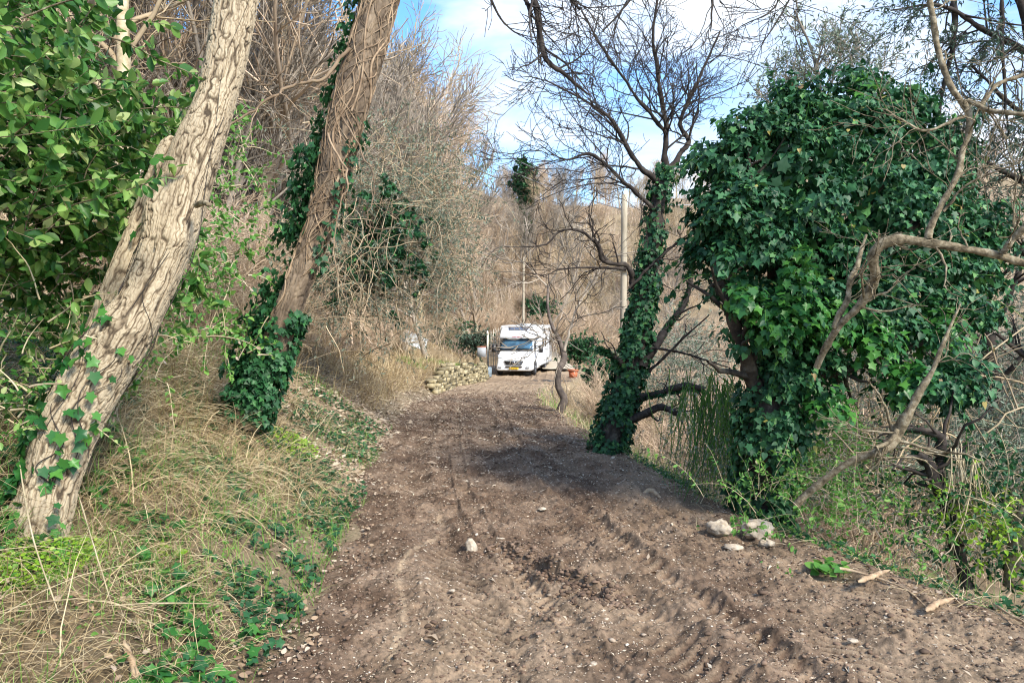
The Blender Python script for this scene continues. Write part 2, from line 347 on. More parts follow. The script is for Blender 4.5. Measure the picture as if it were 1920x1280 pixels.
# hero bark (left trunk): pale corky ridges with browner furrows, from the built relief
m, n, b = mat('pale_furrowed_bark')
at = n.nodes.new('ShaderNodeAttribute'); at.attribute_name = 'ridge'
r1 = ramp(n, [(.065, .048, .032), (.19, .145, .095), (.335, .27, .185), (.49, .41, .29)], [0, .22, .55, 1])
t1 = noise_node(n, 26, 8, .7, attr='bark'); mm = n.nodes.new('ShaderNodeMath'); mm.operation = 'ADD'
m2 = n.nodes.new('ShaderNodeMath'); m2.operation = 'MULTIPLY_ADD'; m2.inputs[1].default_value = .8; m2.inputs[2].default_value = -.4
n.links.new(t1.outputs['Fac'], m2.inputs[0]); n.links.new(at.outputs['Fac'], mm.inputs[0]); n.links.new(m2.outputs[0], mm.inputs[1]); n.links.new(mm.outputs[0], r1.inputs[0])
n.links.new(r1.outputs[0], b.inputs['Base Color']); b.inputs['Roughness'].default_value = .85; b.inputs['Specular IOR Level'].default_value = .2
t2 = noise_node(n, 60, 9, .75, attr='bark'); bp = n.nodes.new('ShaderNodeBump'); bp.inputs['Strength'].default_value = .8; bp.inputs['Distance'].default_value = .006
n.links.new(t2.outputs['Fac'], bp.inputs['Height']); n.links.new(bp.outputs[0], b.inputs['Normal']); M['barkA'] = m

# soils
def soil(name, cols, attr_pale=None, dry=None, pos=(.30, .46, .62), sc=2.2):
    m, n, b = mat(name)
    a = noise_node(n, sc, 9, .68); r = ramp(n, cols, list(pos)); n.links.new(a.outputs['Fac'], r.inputs[0]); o = r.outputs[0]
    a2 = noise_node(n, 38, 6, .7); r2 = ramp(n, [(.50,)*3, (1,)*3, (1.45, 1.4, 1.35)], [.32, .5, .72]); n.links.new(a2.outputs['Fac'], r2.inputs[0])
    mu = n.nodes.new('ShaderNodeMixRGB'); mu.blend_type = 'MULTIPLY'; mu.inputs[0].default_value = 1
    if attr_pale:
        q = n.nodes.new('ShaderNodeAttribute'); q.attribute_name = attr_pale; mi = n.nodes.new('ShaderNodeMixRGB'); mi.inputs['Color2'].default_value = dry+(1,)
        n.links.new(q.outputs['Fac'], mi.inputs[0]); n.links.new(o, mi.inputs['Color1']); o = mi.outputs[0]
    n.links.new(o, mu.inputs['Color1']); n.links.new(r2.outputs[0], mu.inputs['Color2'])
    v = n.nodes.new('ShaderNodeTexVoronoi'); v.inputs['Scale'].default_value = 70; tcx = n.nodes.new('ShaderNodeTexCoord'); n.links.new(tcx.outputs['Object'], v.inputs['Vector'])
    rv = ramp(n, [(1,)*3, (0,)*3], [.16, .22]); n.links.new(v.outputs['Distance'], rv.inputs[0])
    vr = n.nodes.new('ShaderNodeSeparateColor'); n.links.new(v.outputs['Color'], vr.inputs[0]); gt = n.nodes.new('ShaderNodeMath'); gt.operation = 'GREATER_THAN'; gt.inputs[1].default_value = .84; n.links.new(vr.outputs[0], gt.inputs[0])
    ml = n.nodes.new('ShaderNodeMath'); ml.operation = 'MULTIPLY'; n.links.new(rv.outputs[0], ml.inputs[0]); n.links.new(gt.outputs[0], ml.inputs[1])
    mf = n.nodes.new('ShaderNodeMixRGB'); mf.inputs['Color2'].default_value = (.42, .34, .25, 1); n.links.new(ml.outputs[0], mf.inputs[0]); n.links.new(mu.outputs[0], mf.inputs['Color1'])
    n.links.new(mf.outputs[0], b.inputs['Base Color']); b.inputs['Roughness'].default_value = .95; b.inputs['Specular IOR Level'].default_value = .15
    a3 = noise_node(n, 55, 10, .72); bp = n.nodes.new('ShaderNodeBump'); bp.inputs['Strength'].default_value = .9; bp.inputs['Distance'].default_value = .012
    n.links.new(a3.outputs['Fac'], bp.inputs['Height']); n.links.new(bp.outputs[0], b.inputs['Normal'])
    return m
M['track'] = soil('track_soil', [(.050, .032, .021), (.125, .082, .055), (.245, .175, .122)], 'dry', (.42, .315, .21))  # dry mask also carries sunlight painted on the brow and tread lugs
M['ground'] = soil('bank_soil', [(.045, .035, .020), (.11, .082, .050), (.21, .16, .10)], 'dry', (.30, .235, .15), sc=1.6)

# ------------------------------------------------------------------ ground and track
ys = np.concatenate([np.linspace(-7, 1.5, 40)[:-1], 1.5*np.exp(np.linspace(0, math.log(220/1.5), 520))])
us = np.sinh(np.linspace(-2.4, 2.4, 420))/math.sinh(2.4)*1.9
YY, UU = np.meshgrid(ys, us, indexing='ij'); XX = UU*(np.maximum(YY, 0)+6)
offT = np.minimum(XX-xl(YY), xr(YY)-XX)                       # >0 within the track
inT = sst(.12, .4, offT)*(YY < 50)*(YY > -5)
ZZ = H(XX, YY)-.09*inT
pale_g = np.clip(.35+.5*fbm2(XX*.35, YY*.35, 4, 50), 0, 1)
pale_g = np.clip(pale_g+.6*sst(18, 24, YY)*(XX > xr(YY)-.5), 0, 1)  # right verge past the brow lightened with the same painted sunlit tone
def grid_faces(a, b):
    i = (np.arange(a-1)*b)[:, None]+np.arange(b-1)[None]; return np.stack([i, i+1, i+b+1, i+b], -1).reshape(-1, 4)
g = mesh('ground', np.stack([XX, YY, ZZ], -1), grid_faces(*XX.shape), M['ground'], attrs={'dry': pale_g.ravel()}); tag(g, kind='structure')
def xc(y): return np.interp(y, [-3, 3.3, 4.2, 5.5, 7, 9, 14, 20, 28, 38, 50], [2.6, .92, .66, .26, .0, -.26, -.6, -.95, -.5, .8, 1.4])
def track_relief(x, y):
    ed = np.clip(np.minimum(x-xl(y), xr(y)-x)/.35, 0, 1)
    near = np.clip(1.5-y/12, .12, 1)
    z = .036*fbm2(x*1.7, y*1.0, 3, 31)+.016*fbm2(x*4, y*2.2, 3, 36); zn = near*(.020*fbm2(x*8, y*8, 4, 33, .62)+.014*np.maximum(fbm2(x*15, y*15, 3, 37, .6), 0))
    dry = np.clip(.30*fbm2(x*.7+2, y*.5, 4, 61)+.22*sst(7.5, 3.0, y)+.22*sst(.2, 2.0, x)*sst(7, 3, y)-.04+.6*sst(19, 25, y), 0, .9)  # random dryness, paler foreground, plus the sunlit far brow painted paler
    for off, w, dep, ph in ((-.92, .15, .034, 0.), (0., .17, .045, .3), (.78, .16, .034, .6), (-1.9, .1, .020, .2), (1.45, .13, .018, .8), (.38, .08, .024, .1), (-.45, .06, .022, .4)):
        c = xc(y)+off+.05*noise2(y*.7, y*0+off*3, 41); q = (x-c)/w
        strip = np.exp(-(q**4)); m = np.clip(.25+1.3*noise2(x*1.3+off, y*.9+off*5, 43+int(off*10))+.5*noise2(x*5, y*5, 47), 0, 1)
        zn = zn*(1-.75*strip*m); z -= dep*strip*(.5+.5*m); z += .022*np.exp(-((np.abs(q)-1.35)/.3)**2)*(.4+.6*np.maximum(noise2(x*7, y*7, 44), 0)*1.6)
        lug = np.sin(2*math.pi*(y+.85*(x-c)*(1 if off > .5 or off < -.5 else -1))/.095+ph*6+.9*noise2(x*6, y*6, 48)); lug = np.clip(lug*2.0, -1, 1)
        z += .009*lug*strip*np.clip(m*1.4, 0, 1)*sst(18, 10, y); dry = np.clip(dry+.26*strip*m*(lug > .2)-.16*strip*m*(lug < -.4), 0, 1)  # lug tops paler, grooves darker: sun shading of the tread painted into colour
    # gouge torn by a track, darker along its floor
    gx = .02+(4.95-y)*.62+.05*noise2(y*7, y*0, 77); gq = np.exp(-((x-gx)/.055)**2)*sst(4.1, 4.3, y)*sst(5.15, 4.95, y)
    z -= .03*gq*(1+.5*noise2(x*18, y*18, 78)); z += zn; z += .045*np.exp(-((x-gx-.09)/.05)**2)*sst(4.1, 4.3, y)*sst(5.15, 4.95, y)*(1+1.2*noise2(x*26, y*26, 5)); dry = dry*(1-.6*gq)
    # pale scraped line on the left
    lx = -.62-.05*np.sin(y*3)+.1*(y-5)*0; ln = np.exp(-((x-lx-.06*noise2(y*2, y*0, 9))/.022)**2)*sst(3.2, 3.6, y)*sst(6.4, 5.9, y)*np.clip(.4+noise2(y*4, y*0+3, 6), 0, 1)
    dry = np.clip(dry+.8*ln, 0, 1)
    return z*(.3+.7*ed), dry, ed
ty = np.concatenate([np.linspace(-5, 1.8, 40)[:-1], 1.8*np.exp(np.linspace(0, math.log(49/1.8), 1150))]); tu = np.linspace(0, 1, 560)
TYY, TUU = np.meshgrid(ty, tu, indexing='ij'); TL, TR = xl(ty)[:, None]-.12, xr(ty)[:, None]+.15
TXX = TL+(TR-TL)*TUU; rel, dry, ed = track_relief(TXX, TYY)
lip = sst(0, .05, TUU)*sst(1, .95, TUU)
TZ = HB(TXX, TYY)+.012+rel-.10*(1-lip)
trk = mesh('dirt_track', np.stack([TXX, TYY, TZ], -1), grid_faces(*TXX.shape), M['track'], attrs={'dry': dry.ravel()}); tag(trk, kind='structure')
def tz(x, y): return HB(x, y)+.012+track_relief(x, y)[0]
def scatter_track(n, ymin=2.2, ymax=36, pw=0.):
    y = np.exp(R.uniform(math.log(ymin), math.log(ymax), n)); u = R.uniform(0, 1, n); x = xl(y)+(xr(y)-xl(y))*u; return x, y
# clods, gravel, chips
x, y = scatter_track(34000, ymax=22); k = fbm2(x*1.3, y*1.3, 3, 71) > -.35; x, y = x[k], y[k]
gy0 = R.uniform(4.05, 5.2, 700); gx0 = .02+(4.95-gy0)*.62+R.normal(.05, .10, 700); nb = len(x); x = np.r_[x, gx0]; y = np.r_[y, gy0]
s = np.minimum(R.lognormal(-5.1, .55, len(x)), .03)*np.clip(y/10, .8, 1.25); s[nb:] = R.uniform(.005, .02, 700); p = np.stack([x, y, tz(x, y)+s*.25], 1); V, F = pebbles(R, p, s)
tag(mesh('soil_clods', V, F, M['clod'], smooth=False), 'loose crumbs and clods of brown soil over the churned track', 'soil', kind='stuff')
x, y = scatter_track(12000, ymax=26); s = np.minimum(R.lognormal(-5.35, .5, len(x)), .02)*np.clip(y/8, .8, 1.6); p = np.stack([x, y, tz(x, y)+s*.2], 1); V, F = pebbles(R, p, s, .5)
tag(mesh('gravel', V, F, M['gravel'], smooth=False), 'pale grit and small stones scattered over the dirt track', 'gravel', kind='stuff')
x, y = scatter_track(34000, ymax=30); p = np.stack([x, y, tz(x, y)+.004], 1); az = R.uniform(0, 6.28, len(x)); d = np.stack([np.cos(az), np.sin(az), R.normal(0, .25, len(x))], 1)
l = R.lognormal(-3.95, .5, len(x))*np.clip(y/8, .75, 1.6); V, F = leaves(p, d, np.array([0, 0, 1.])+R.normal(0, .4, (len(x), 3)), l, l*R.uniform(.12, .5, len(x)), 'lance')
tag(mesh('wood_chips', V, F, M['chip']), 'shredded twig and leaf fragments strewn over the track', 'wood chips', kind='stuff')

# ------------------------------------------------------------------ left bank cover
def scatter_left(n, ymin, ymax, smax, smin=-.1):
    y = np.exp(R.uniform(math.log(ymin), math.log(ymax), n)); s = R.uniform(smin, smax, n); x = xl(y)-s; return x, y, s
def scatter_right(n, ymin, ymax, smax, smin=-.05):
    y = np.exp(R.uniform(math.log(ymin), math.log(ymax), n)); s = R.uniform(smin, smax, n)*np.ones(n); x = xr(y)+s; return x, y, s
mb = MB()
x, y, s = scatter_left(40000, 1.6, 9, 2.8, .0); den = fbm2(x*1.4, y*1.4, 3, 81)+.25-.75*np.exp(-(s/.35)**2); k = den > R.uniform(-.7, .5, len(x)); x, y, s = x[k], y[k], s[k]; n_ = len(x)
ln = R.uniform(.12, .42, n_)*np.clip(y/4, .8, 1.2)*np.clip(.35+s*.9, .35, 1); az = R.normal(-.2, 1.1, n_); 
V, F = blades(R, np.stack([x, y, H(x, y)-.01], 1), ln, R.uniform(.003, .0075, n_)*np.clip(y/4, .8, 2), az, R.uniform(.5, 1.5, n_), 1.1); mb.add(V, F)
x, y, s = scatter_left(26000, 8, 36, 9, .25); k = fbm2(x*.9, y*.6, 3, 84)-.9*np.exp(-(s/.6)**2) > -.35; x, y, s = x[k], y[k], s[k]; k = ~((y > 21.5) & (y < 38) & (s < .25)); x, y, s = x[k], y[k], s[k]; n_ = len(x)
V, F = blades(R, np.stack([x, y, H(x, y)-.01], 1), R.uniform(.2, .65, n_), R.uniform(.005, .012, n_)*np.clip(y/11, .8, 2), R.normal(-.2, 1.2, n_), R.uniform(.3, 1.4, n_), 1.0); mb.add(V, F)
x, y, s = scatter_left(22000, 14, 40, 7, .3); n_ = len(x)
V, F = blades(R, np.stack([x, y, H(x, y)-.01], 1), R.uniform(.15, .55, n_), R.uniform(.012, .024, n_), R.normal(-.2, 1.4, n_), R.uniform(.3, 1.45, n_), .9); mb.add(V, F)
x, y, s = scatter_left(700, 1.8, 9, 2.8, .3); n_ = len(x)
V, F = blades(R, np.stack([x, y, H(x, y)], 1), R.uniform(.35, .95, n_), R.uniform(.004, .008, n_), R.normal(0, 1.8, n_), R.uniform(.5, 1.4, n_), 1.0, 9); mb.add(V, F)
x, y, s = scatter_right(15000, 6, 36, 7); k = den = fbm2(x*.8, y*.8, 3, 83)+.5*sst(8, 13, y) > R.uniform(-.4, .8, len(x)); x, y, s = x[k], y[k], s[k]; n_ = len(x)
V, F = blades(R, np.stack([x, y, H(x, y)-.01], 1), R.uniform(.15, .5, n_), R.uniform(.004, .008, n_)*np.clip(y/8, .8, 2.4), R.uniform(0, 6.28, n_), R.uniform(.4, 1.5, n_), 1.0); mb.add(V, F)
x, y, s = scatter_right(3500, 3, 7, 2.0, -.25); n_ = len(x)
V, F = blades(R, np.stack([x, y, H(x, y)], 1), R.uniform(.06, .3, n_), R.uniform(.003, .006, n_), R.uniform(0, 6.28, n_), R.uniform(.9, 1.55, n_), .6); mb.add(V, F)
tag(mb.build('dry_grass', M['straw']), 'tangled straw-coloured dry grass lying on both banks of the track', 'dry grass', kind='stuff')
mb = MB()
x, y, s = scatter_left(17000, 1.6, 12, 2.8); k = fbm2(x*1.1+9, y*1.1, 3, 91) > -.1; x, y, s = x[k], y[k], s[k]; n_ = len(x)
V, F = blades(R, np.stack([x, y, H(x, y)-.01], 1), R.uniform(.08, .26, n_), R.uniform(.003, .006, n_), R.uniform(0, 6.28, n_), R.uniform(.1, 1.1, n_), .9); mb.add(V, F)
x, y, s = scatter_left(4200, 24, 36, 1.6, .3); k = fbm2(x*.8, y*.5, 3, 93) > -.05; x, y = x[k], y[k]; n_ = len(x)
V, F = blades(R, np.stack([x, y, H(x, y)], 1), R.uniform(.08, .2, n_), R.uniform(.015, .025, n_), R.uniform(0, 6.28, n_), R.uniform(.1, .9, n_), .6); mb.add(V, F)
x, y, s = scatter_right(16000, 2.6, 24, 5); k = fbm2(x*.9, y*.9, 3, 95) > .05; x, y = x[k], y[k]; n_ = len(x)
V, F = blades(R, np.stack([x, y, H(x, y)-.01], 1), R.uniform(.1, .35, n_), R.uniform(.004, .008, n_)*np.clip(y/8, .8, 2), R.uniform(0, 6.28, n_), R.uniform(.1, 1.1, n_), .9); mb.add(V, F)
tag(mb.build('green_grass', M['grass']), 'patches of fresh green grass between the straw on the banks', 'grass', kind='stuff')
def ground_leaves(name, x, y, kind, ln, ratio, m, up=.07, label='', cat=''):
    n_ = len(x); az = R.uniform(0, 6.28, n_); d = np.stack([np.cos(az), np.sin(az), R.uniform(-.5, .4, n_)], 1)
    nr = norm(np.array([.35, -.25, 1.])+R.normal(0, .45, (n_, 3))); l = R.uniform(*ln, n_)
    V, F = leaves(np.stack([x, y, H(x, y)+R.uniform(0, up, n_)], 1), d, nr, l, l*ratio, kind)
    return tag(mesh(name, V, F, m), label, cat, kind='stuff')
x, y, s = scatter_left(34000, 1.7, 11, 2.6, -.05); k = (fbm2(x*1.5+3, y*1.2+7, 3, 97)+.8*fbm2(x*6, y*6, 2, 96)+.45*sst(3, 5, y)*np.exp(-((s-.7)/.5)**2) > R.uniform(.15, .7, len(x))); x, y = x[k], y[k]
x2, y2, s2 = scatter_right(14000, 3.0, 10, 4); k = fbm2(x2*1.1+3, y2*1.1+7, 3, 98) > -.15
ground_leaves('ground_ivy', np.r_[x, x2[k]], np.r_[y, y2[k]], 'ivy', (.018, .055), .95, M['ivy'], .09, 'low creeping ivy spreading over the grassy banks', 'ivy')
x, y, s = scatter_left(3600, 1.7, 4.6, 1.5, .02); k = fbm2(x*1.7+5, y*1.7+2, 3, 197)+.5*fbm2(x*5, y*5, 2, 99) > .15
ground_leaves('ground_ivy', x[k], y[k], 'ivy', (.04, .075), .95, M['ivy_light'], .08, 'larger glossy ivy leaves near the foot of the left bank', 'ivy')
x, y, s = scatter_left(9000, 7, 24, 1.6, -.15)
ground_leaves('bank_litter', x, y, 'lance', (.03, .11), .35, M['chip'], .02, 'shredded twigs and dead leaves on the bare foot of the left bank', 'leaf litter')
x, y, s = scatter_left(15000, 1.6, 30, 4, -.3); x2, y2, s2 = scatter_right(9000, 3, 20, 5, -.25)
ground_leaves('leaf_litter', np.r_[x, x2], np.r_[y, y2], 'ovate', (.015, .045), .6, M['litter'], .03, 'brown fallen leaves littering the banks beside the track', 'leaf litter')
x, y, s = scatter_left(9000, 1.7, 12, 2.2, 0); k = (fbm2(x*1.8+13, y*1.8+7, 3, 99) > R.uniform(-.3, .5, len(x))); x, y = x[k], y[k]; x2, y2, s2 = scatter_right(16000, 2.6, 9, 4, -.02); k = fbm2(x2*1.4+3, y2*1.4+7, 3, 100) > -.1
ground_leaves('small_weeds', np.r_[x, x2[k]], np.r_[y, y2[k]], 'ovate', (.012, .035), .6, M['weed'], .10, 'small green weeds sprouting among the dead grass', 'weeds')
def hit(px, py):
    for d in np.linspace(1.6, 30, 1500):
        q = P(px, py, d)
        if q[2] <= hz(q[0], q[1]): break
    return q
def clump(name, px, py, d, rx, ry, n_, ln, m, kind, label, cat, up=.1, ratio=.8):
    c = hit(px, py); a = R.uniform(0, 6.28, n_); r = np.sqrt(R.uniform(0, 1, n_)); x = c[0]+rx*r*np.cos(a); y = c[1]+ry*r*np.sin(a); az = R.uniform(0, 6.28, n_)
    dd = np.stack([np.cos(az), np.sin(az), R.uniform(-.2, .5, n_)], 1); l = R.uniform(*ln, n_); z = H(x, y)+R.uniform(0, up, n_)*(1-r*.7)
    V, F = leaves(np.stack([x, y, z], 1), dd, norm(np.array([.3, -.3, 1.])+R.normal(0, .4, (n_, 3))), l, l*ratio, kind)
    st = np.stack([np.stack([x, y, H(x, y)-.01], 1), np.stack([x, y, z], 1)], 1)[:400]; V2, F2 = tubes(st, .0015, 3)
    mb = MB(); mb.add(V, F, 0); mb.add(V2, F2, 1); return tag(mb.build(name, [m, M['weed']]), label, cat)
clump('ground_cover_plant', 105, 1060, 2.25, .13, .36, 1500, (.012, .026), M['lime'], 'ovate', 'yellow-green creeping plant below the big pale trunk', 'plant', .13)
clump('ground_cover_plant', 545, 840, 5.6, .22, .5, 700, (.02, .035), M['lime'], 'ovate', 'small light green plant patch right of the ivy-wrapped trunk base', 'plant', .12)
clump('broad_leaf_weed', 1555, 1072, 4.4, .10, .10, 34, (.05, .09), M['weed'], 'ovate', 'broad-leaved green weed on the right edge of the track', 'weed', .12)
clump('broad_leaf_weed', 302, 1040, 2.55, .07, .07, 14, (.04, .075), M['lime'], 'ovate', 'pale green broad-leaved weed in the straw of the left bank', 'weed', .08)

# ------------------------------------------------------------------ hero trunks
def trunk(name, path, S, m, parent, nseg, amp=.02, fur=14, stretch=5., furrow=True, knots=()):
    pts = np.array([P(*q[:3]) for q in path]); w = np.array([[q[3]/2, 0, 0] for q in path]); C = catmull(pts, nseg); Rr = np.abs(catmull(w, nseg)[:, 0])
    T = norm(np.gradient(C, axis=0)); U = norm(np.cross(T, np.array([[0, 1., 0]]))); Wv = np.cross(T, U); a = np.arange(S)*2*math.pi/S
    sl = np.concatenate([[0], np.cumsum(np.linalg.norm(np.diff(C, axis=0), axis=1))]); A, SL = np.meshgrid(a, sl); RR = np.broadcast_to(Rr[:, None], A.shape)
    bx, by, bz = np.cos(A)*RR*fur, np.sin(A)*RR*fur, SL*fur/stretch
    wx = noise3(bx*.6, by*.6, SL*fur*.5, 5)*.42
    if furrow:
        r = 1-np.abs(noise3(bx+wx, by+wx, bz, 1))*1.7; r2 = 1-np.abs(noise3(bx*2.1+wx, by*2.1, bz*2.4, 2))*1.6; fine = noise3(bx*4, by*4, SL*fur*2.2, 3)
        n1 = noise3(bx*1.0+wx, by*1.0+wx, bz, 1); n2 = noise3(bx*2.0+wx, by*2.0-wx, bz*2.2+9, 2); n3 = noise3(bx*1.1, by*1.1, SL*fur*.55+wx, 7)
        f1 = np.exp(-(n1/.13)**2); f2 = np.exp(-(n2/.13)**2); f3 = np.exp(-(n3/.07)**2)
        rd = (1-.95*f1)*(1-.55*f2)*(1-.45*f3); rd = np.clip(rd*(.78+.25*noise3(bx*.3, by*.3, SL*3, 8))+.14*fine, 0, 1)
    else: rd = .5+.5*noise3(bx, by, bz, 1)
    disp = (rd-.5)*amp*2+RR*.07*noise3(np.cos(A)*1.2, np.sin(A)*1.2, SL*1.6, 9)
    rad = RR+disp
    for (kl, ka, kr, kh) in knots: rad = rad+kh*np.exp(-((SL-kl)**2+(RR*(((A-ka+math.pi) % (2*math.pi))-math.pi))**2)/kr**2)
    V = C[:, None]+rad[..., None]*(np.cos(A)[..., None]*U[:, None]+np.sin(A)[..., None]*Wv[:, None])
    i = (np.arange(nseg-1)*S)[:, None]; k = np.arange(S)[None]; F = np.stack([i+k, i+(k+1) % S, i+S+(k+1) % S, i+S+k], -1).reshape(-1, 4)
    o = mesh(name, V, F, m, parent, attrs={'bark': np.stack([np.cos(A)*RR, np.sin(A)*RR, SL/stretch], -1).reshape(-1, 3), 'ridge': rd.ravel()})
    return o, C, Rr, U, Wv
def trunk_ivy(rng, C, Rr, U, Wv, n, t, ang, ln, off=(.005, .05), kind='ivy', lift=.35):
    """n leaves at path fractions t(lo,hi) within angles ang(lo,hi)"""
    m = len(C); tt = rng.uniform(*t, n)*(m-1); a = rng.uniform(*ang, n)
    if n > 800:
        kp = noise2(tt/m*26+3, a*1.6, n % 97)+.5*noise2(tt/m*70, a*4, 8) > rng.uniform(-.75, .15, n); tt, a = tt[kp], a[kp]; n = len(tt)
    i = tt.astype(int).clip(0, m-1)
    o = np.cos(a)[:, None]*U[i]+np.sin(a)[:, None]*Wv[i]; p = C[i]+o*(Rr[i]+rng.uniform(*off, n))[:, None]
    l = rng.uniform(*ln, n); d = norm(np.array([0, 0, -.9])+rng.normal(0, .45, (n, 3))+o*.35); nr = norm(o+np.array([0, 0, lift])+rng.normal(0, .35, (n, 3)))
    return leaves(p, d, nr, l, l*.92, kind)
def trunk_vines(rng, C, Rr, U, Wv, n, rad, t=(0, .9), up=.4, turn=2.5, ang=None):
    m = len(C); K = 26; P_ = np.empty((n, K, 3)); t0 = rng.uniform(*t, n); a0 = rng.uniform(0, 6.28, n) if ang is None else rng.uniform(*ang, n); ts = rng.uniform(.1, up, n); tn = rng.normal(0, turn, n); ph = rng.uniform(0, 6, n)
    for j in range(K):
        f = j/(K-1); tt = np.clip(t0+ts*f, 0, 1)*(m-1); i = tt.astype(int).clip(0, m-1); a = a0+tn*f+.35*np.sin(f*9+ph)
        o = np.cos(a)[:, None]*U[i]+np.sin(a)[:, None]*Wv[i]; P_[:, j] = C[i]+o*(Rr[i]*1.03+.006+.006*np.sin(f*17+ph))[:, None]
    return tubes(P_, rng.uniform(.4, 1, n)[:, None]*rad*np.linspace(1, .5, K)[None], 5)
# A: big pale trunk on the left bank
base = P(105, 960, 3.45)
rA = root('leaning_tree', base, 'big leaning pale trunk with furrowed bark nearest the camera on the left bank', 'tree')
pathA = [(50, 1040, 3.35, .29), (82, 950, 3.4, .26), (100, 890, 3.44, .25), (135, 790, 3.5, .275), (190, 690, 3.58, .285), (236, 620, 3.62, .255), (272, 560, 3.66, .225), (322, 440, 3.74, .235), (365, 300, 3.82, .245), (401, 200, 3.9, .205), (424, 110, 3.95, .21), (443, 0, 4.0, .215), (472, -200, 4.1, .21), (505, -420, 4.2, .2)]
tA, C, Rr, U, Wv = trunk('trunk', pathA, 380, M['barkA'], None, 1150, amp=.0055, fur=52, stretch=6.0, knots=[(1.60, 2.2, .07, .028), (1.1, 1.8, .1, .02), (1.75, .6, .12, .03)])
# secondary broken stem on its left flank
tB2, C2, R2, U2, W2 = trunk('split_stem', [(75, 900, 3.55, .22), (120, 800, 3.58, .19), (168, 690, 3.66, .15), (192, 600, 3.72, .12), (262, 430, 3.78, .12), (318, 285, 3.84, .11), (330, 262, 3.86, .03)], 170, M['barkA'], None, 560, amp=.005, fur=52, stretch=6)
q, qr = px_path([(368, 385, 3.62, .03), (382, 380, 3.55, .028), (392, 384, 3.5, .022)], 8); V, F = tubes(q, qr, 10, True); stub = mesh('branch_stub', V, F, M['lichen'])
mb = MB(); rr = np.random.default_rng(3)
for a_, nn, t_ in (((0, 1.5), 46, (.05, .42)), ((-.6, .5), 34, (.5, .75)), ((1.7, 2.6), 36, (0.02, .36)), ((-.3, 1.0), 90, (0.0, .26))):
    mb.add(*trunk_ivy(rr, C, Rr, U, Wv, nn, t_, a_, (.035, .075), (.01, .05)))
ivA = mb.build('ivy', [M['ivy_light']]); V, F = trunk_vines(rr, C, Rr, U, Wv, 16, .004, (0, .5), .45, .7); viA = mesh('ivy_stem', V, F, M['dark'])
adopt(rA, tA, tB2, stub, ivA, viA)
# B: ivy and vine wrapped trunk
rB = root('leaning_tree', P(470, 790, 6.6), 'second leaning trunk wrapped in ivy and woody vines on the left bank', 'tree')
pathB = [(455, 800, 6.5, 0.292), (485, 720, 6.55, 0.267), (525, 620, 6.6, 0.249), (568, 510, 6.65, 0.228), (602, 410, 6.7, 0.232), (628, 310, 6.75, 0.292), (655, 200, 6.8, 0.318), (688, 90, 6.9, 0.327), (722, -40, 7.0, 0.327), (760, -220, 7.1, 0.310), (800, -420, 7.2, 0.292)]
tB, C, Rr, U, Wv = trunk('trunk', pathB, 160, M['barkB'], None, 620, amp=.009, fur=30, stretch=5)
V, F = trunk_vines(rr, C, Rr, U, Wv, 190, .0065, (.28, .95), .22, 3.2); V2, F2 = trunk_vines(rr, C, Rr, U, Wv, 26, .014, (0.1, .7), .4, .6); mb = MB(); mb.add(V, F).add(V2, F2); viB = mb.build('woody_vine', [M['barkB_v'] if 'barkB_v' in M else M['tan']])
mb = MB(); mb.add(*trunk_ivy(rr, C, Rr, U, Wv, 2400, (.02, .24), (0, 6.28), (.035, .075), (.005, .09))); mb.add(*trunk_ivy(rr, C, Rr, U, Wv, 2000, (.1, .52), (-1.1, .8), (.035, .08), (.01, .24)))
mb.add(*trunk_ivy(rr, C, Rr, U, Wv, 900, (.5, .95), (-.8, .6), (.035, .075), (.01, .13))); mb.add(*trunk_ivy(rr, C, Rr, U, Wv, 160, (.3, .6), (2.0, 4), (.03, .07), (.01, .1))); mb.add(*trunk_ivy(rr, C, Rr, U, Wv, 1500, (.03, .17), (-1.2, 2.8), (.035, .07), (.01, .12)))
ivB = mb.build('ivy', [M['ivy']])
mb = MB()
for l in ([(655, 90, 6.7, 0.036), (600, 150, 6.5, 0.030), (545, 160, 6.4, 0.027), (480, 205, 6.2, 0.021), (400, 260, 6.1, 0.012)], [(540, 120, 6.4, 0.018), (500, 160, 6.3, 0.015), (480, 140, 6.3, 0.007)], [(640, 220, 6.6, 0.018), (700, 330, 6.3, 0.013), (690, 420, 6.2, 0.011), (760, 430, 6.1, 0.007)], [(615, 250, 6.5, 0.021), (650, 330, 6.35, 0.018), (640, 380, 6.3, 0.012), (625, 470, 6.2, 0.009), (650, 560, 6.2, 0.006)]):
    a, b_ = px_path(l, 26); a = a+rr.normal(0, .008, a.shape); V, F = tubes(a, b_, 7); mb.add(V, F)
    k, kr = kids(rr, a, b_, 9, (.2, .9), rf=.5, wig=.25, m=7); V, F = tubes(k, kr, 4); mb.add(V, F)
brB = mb.build('branch', [M['barkB_v']]); adopt(rB, tB, viB, ivB, brB)

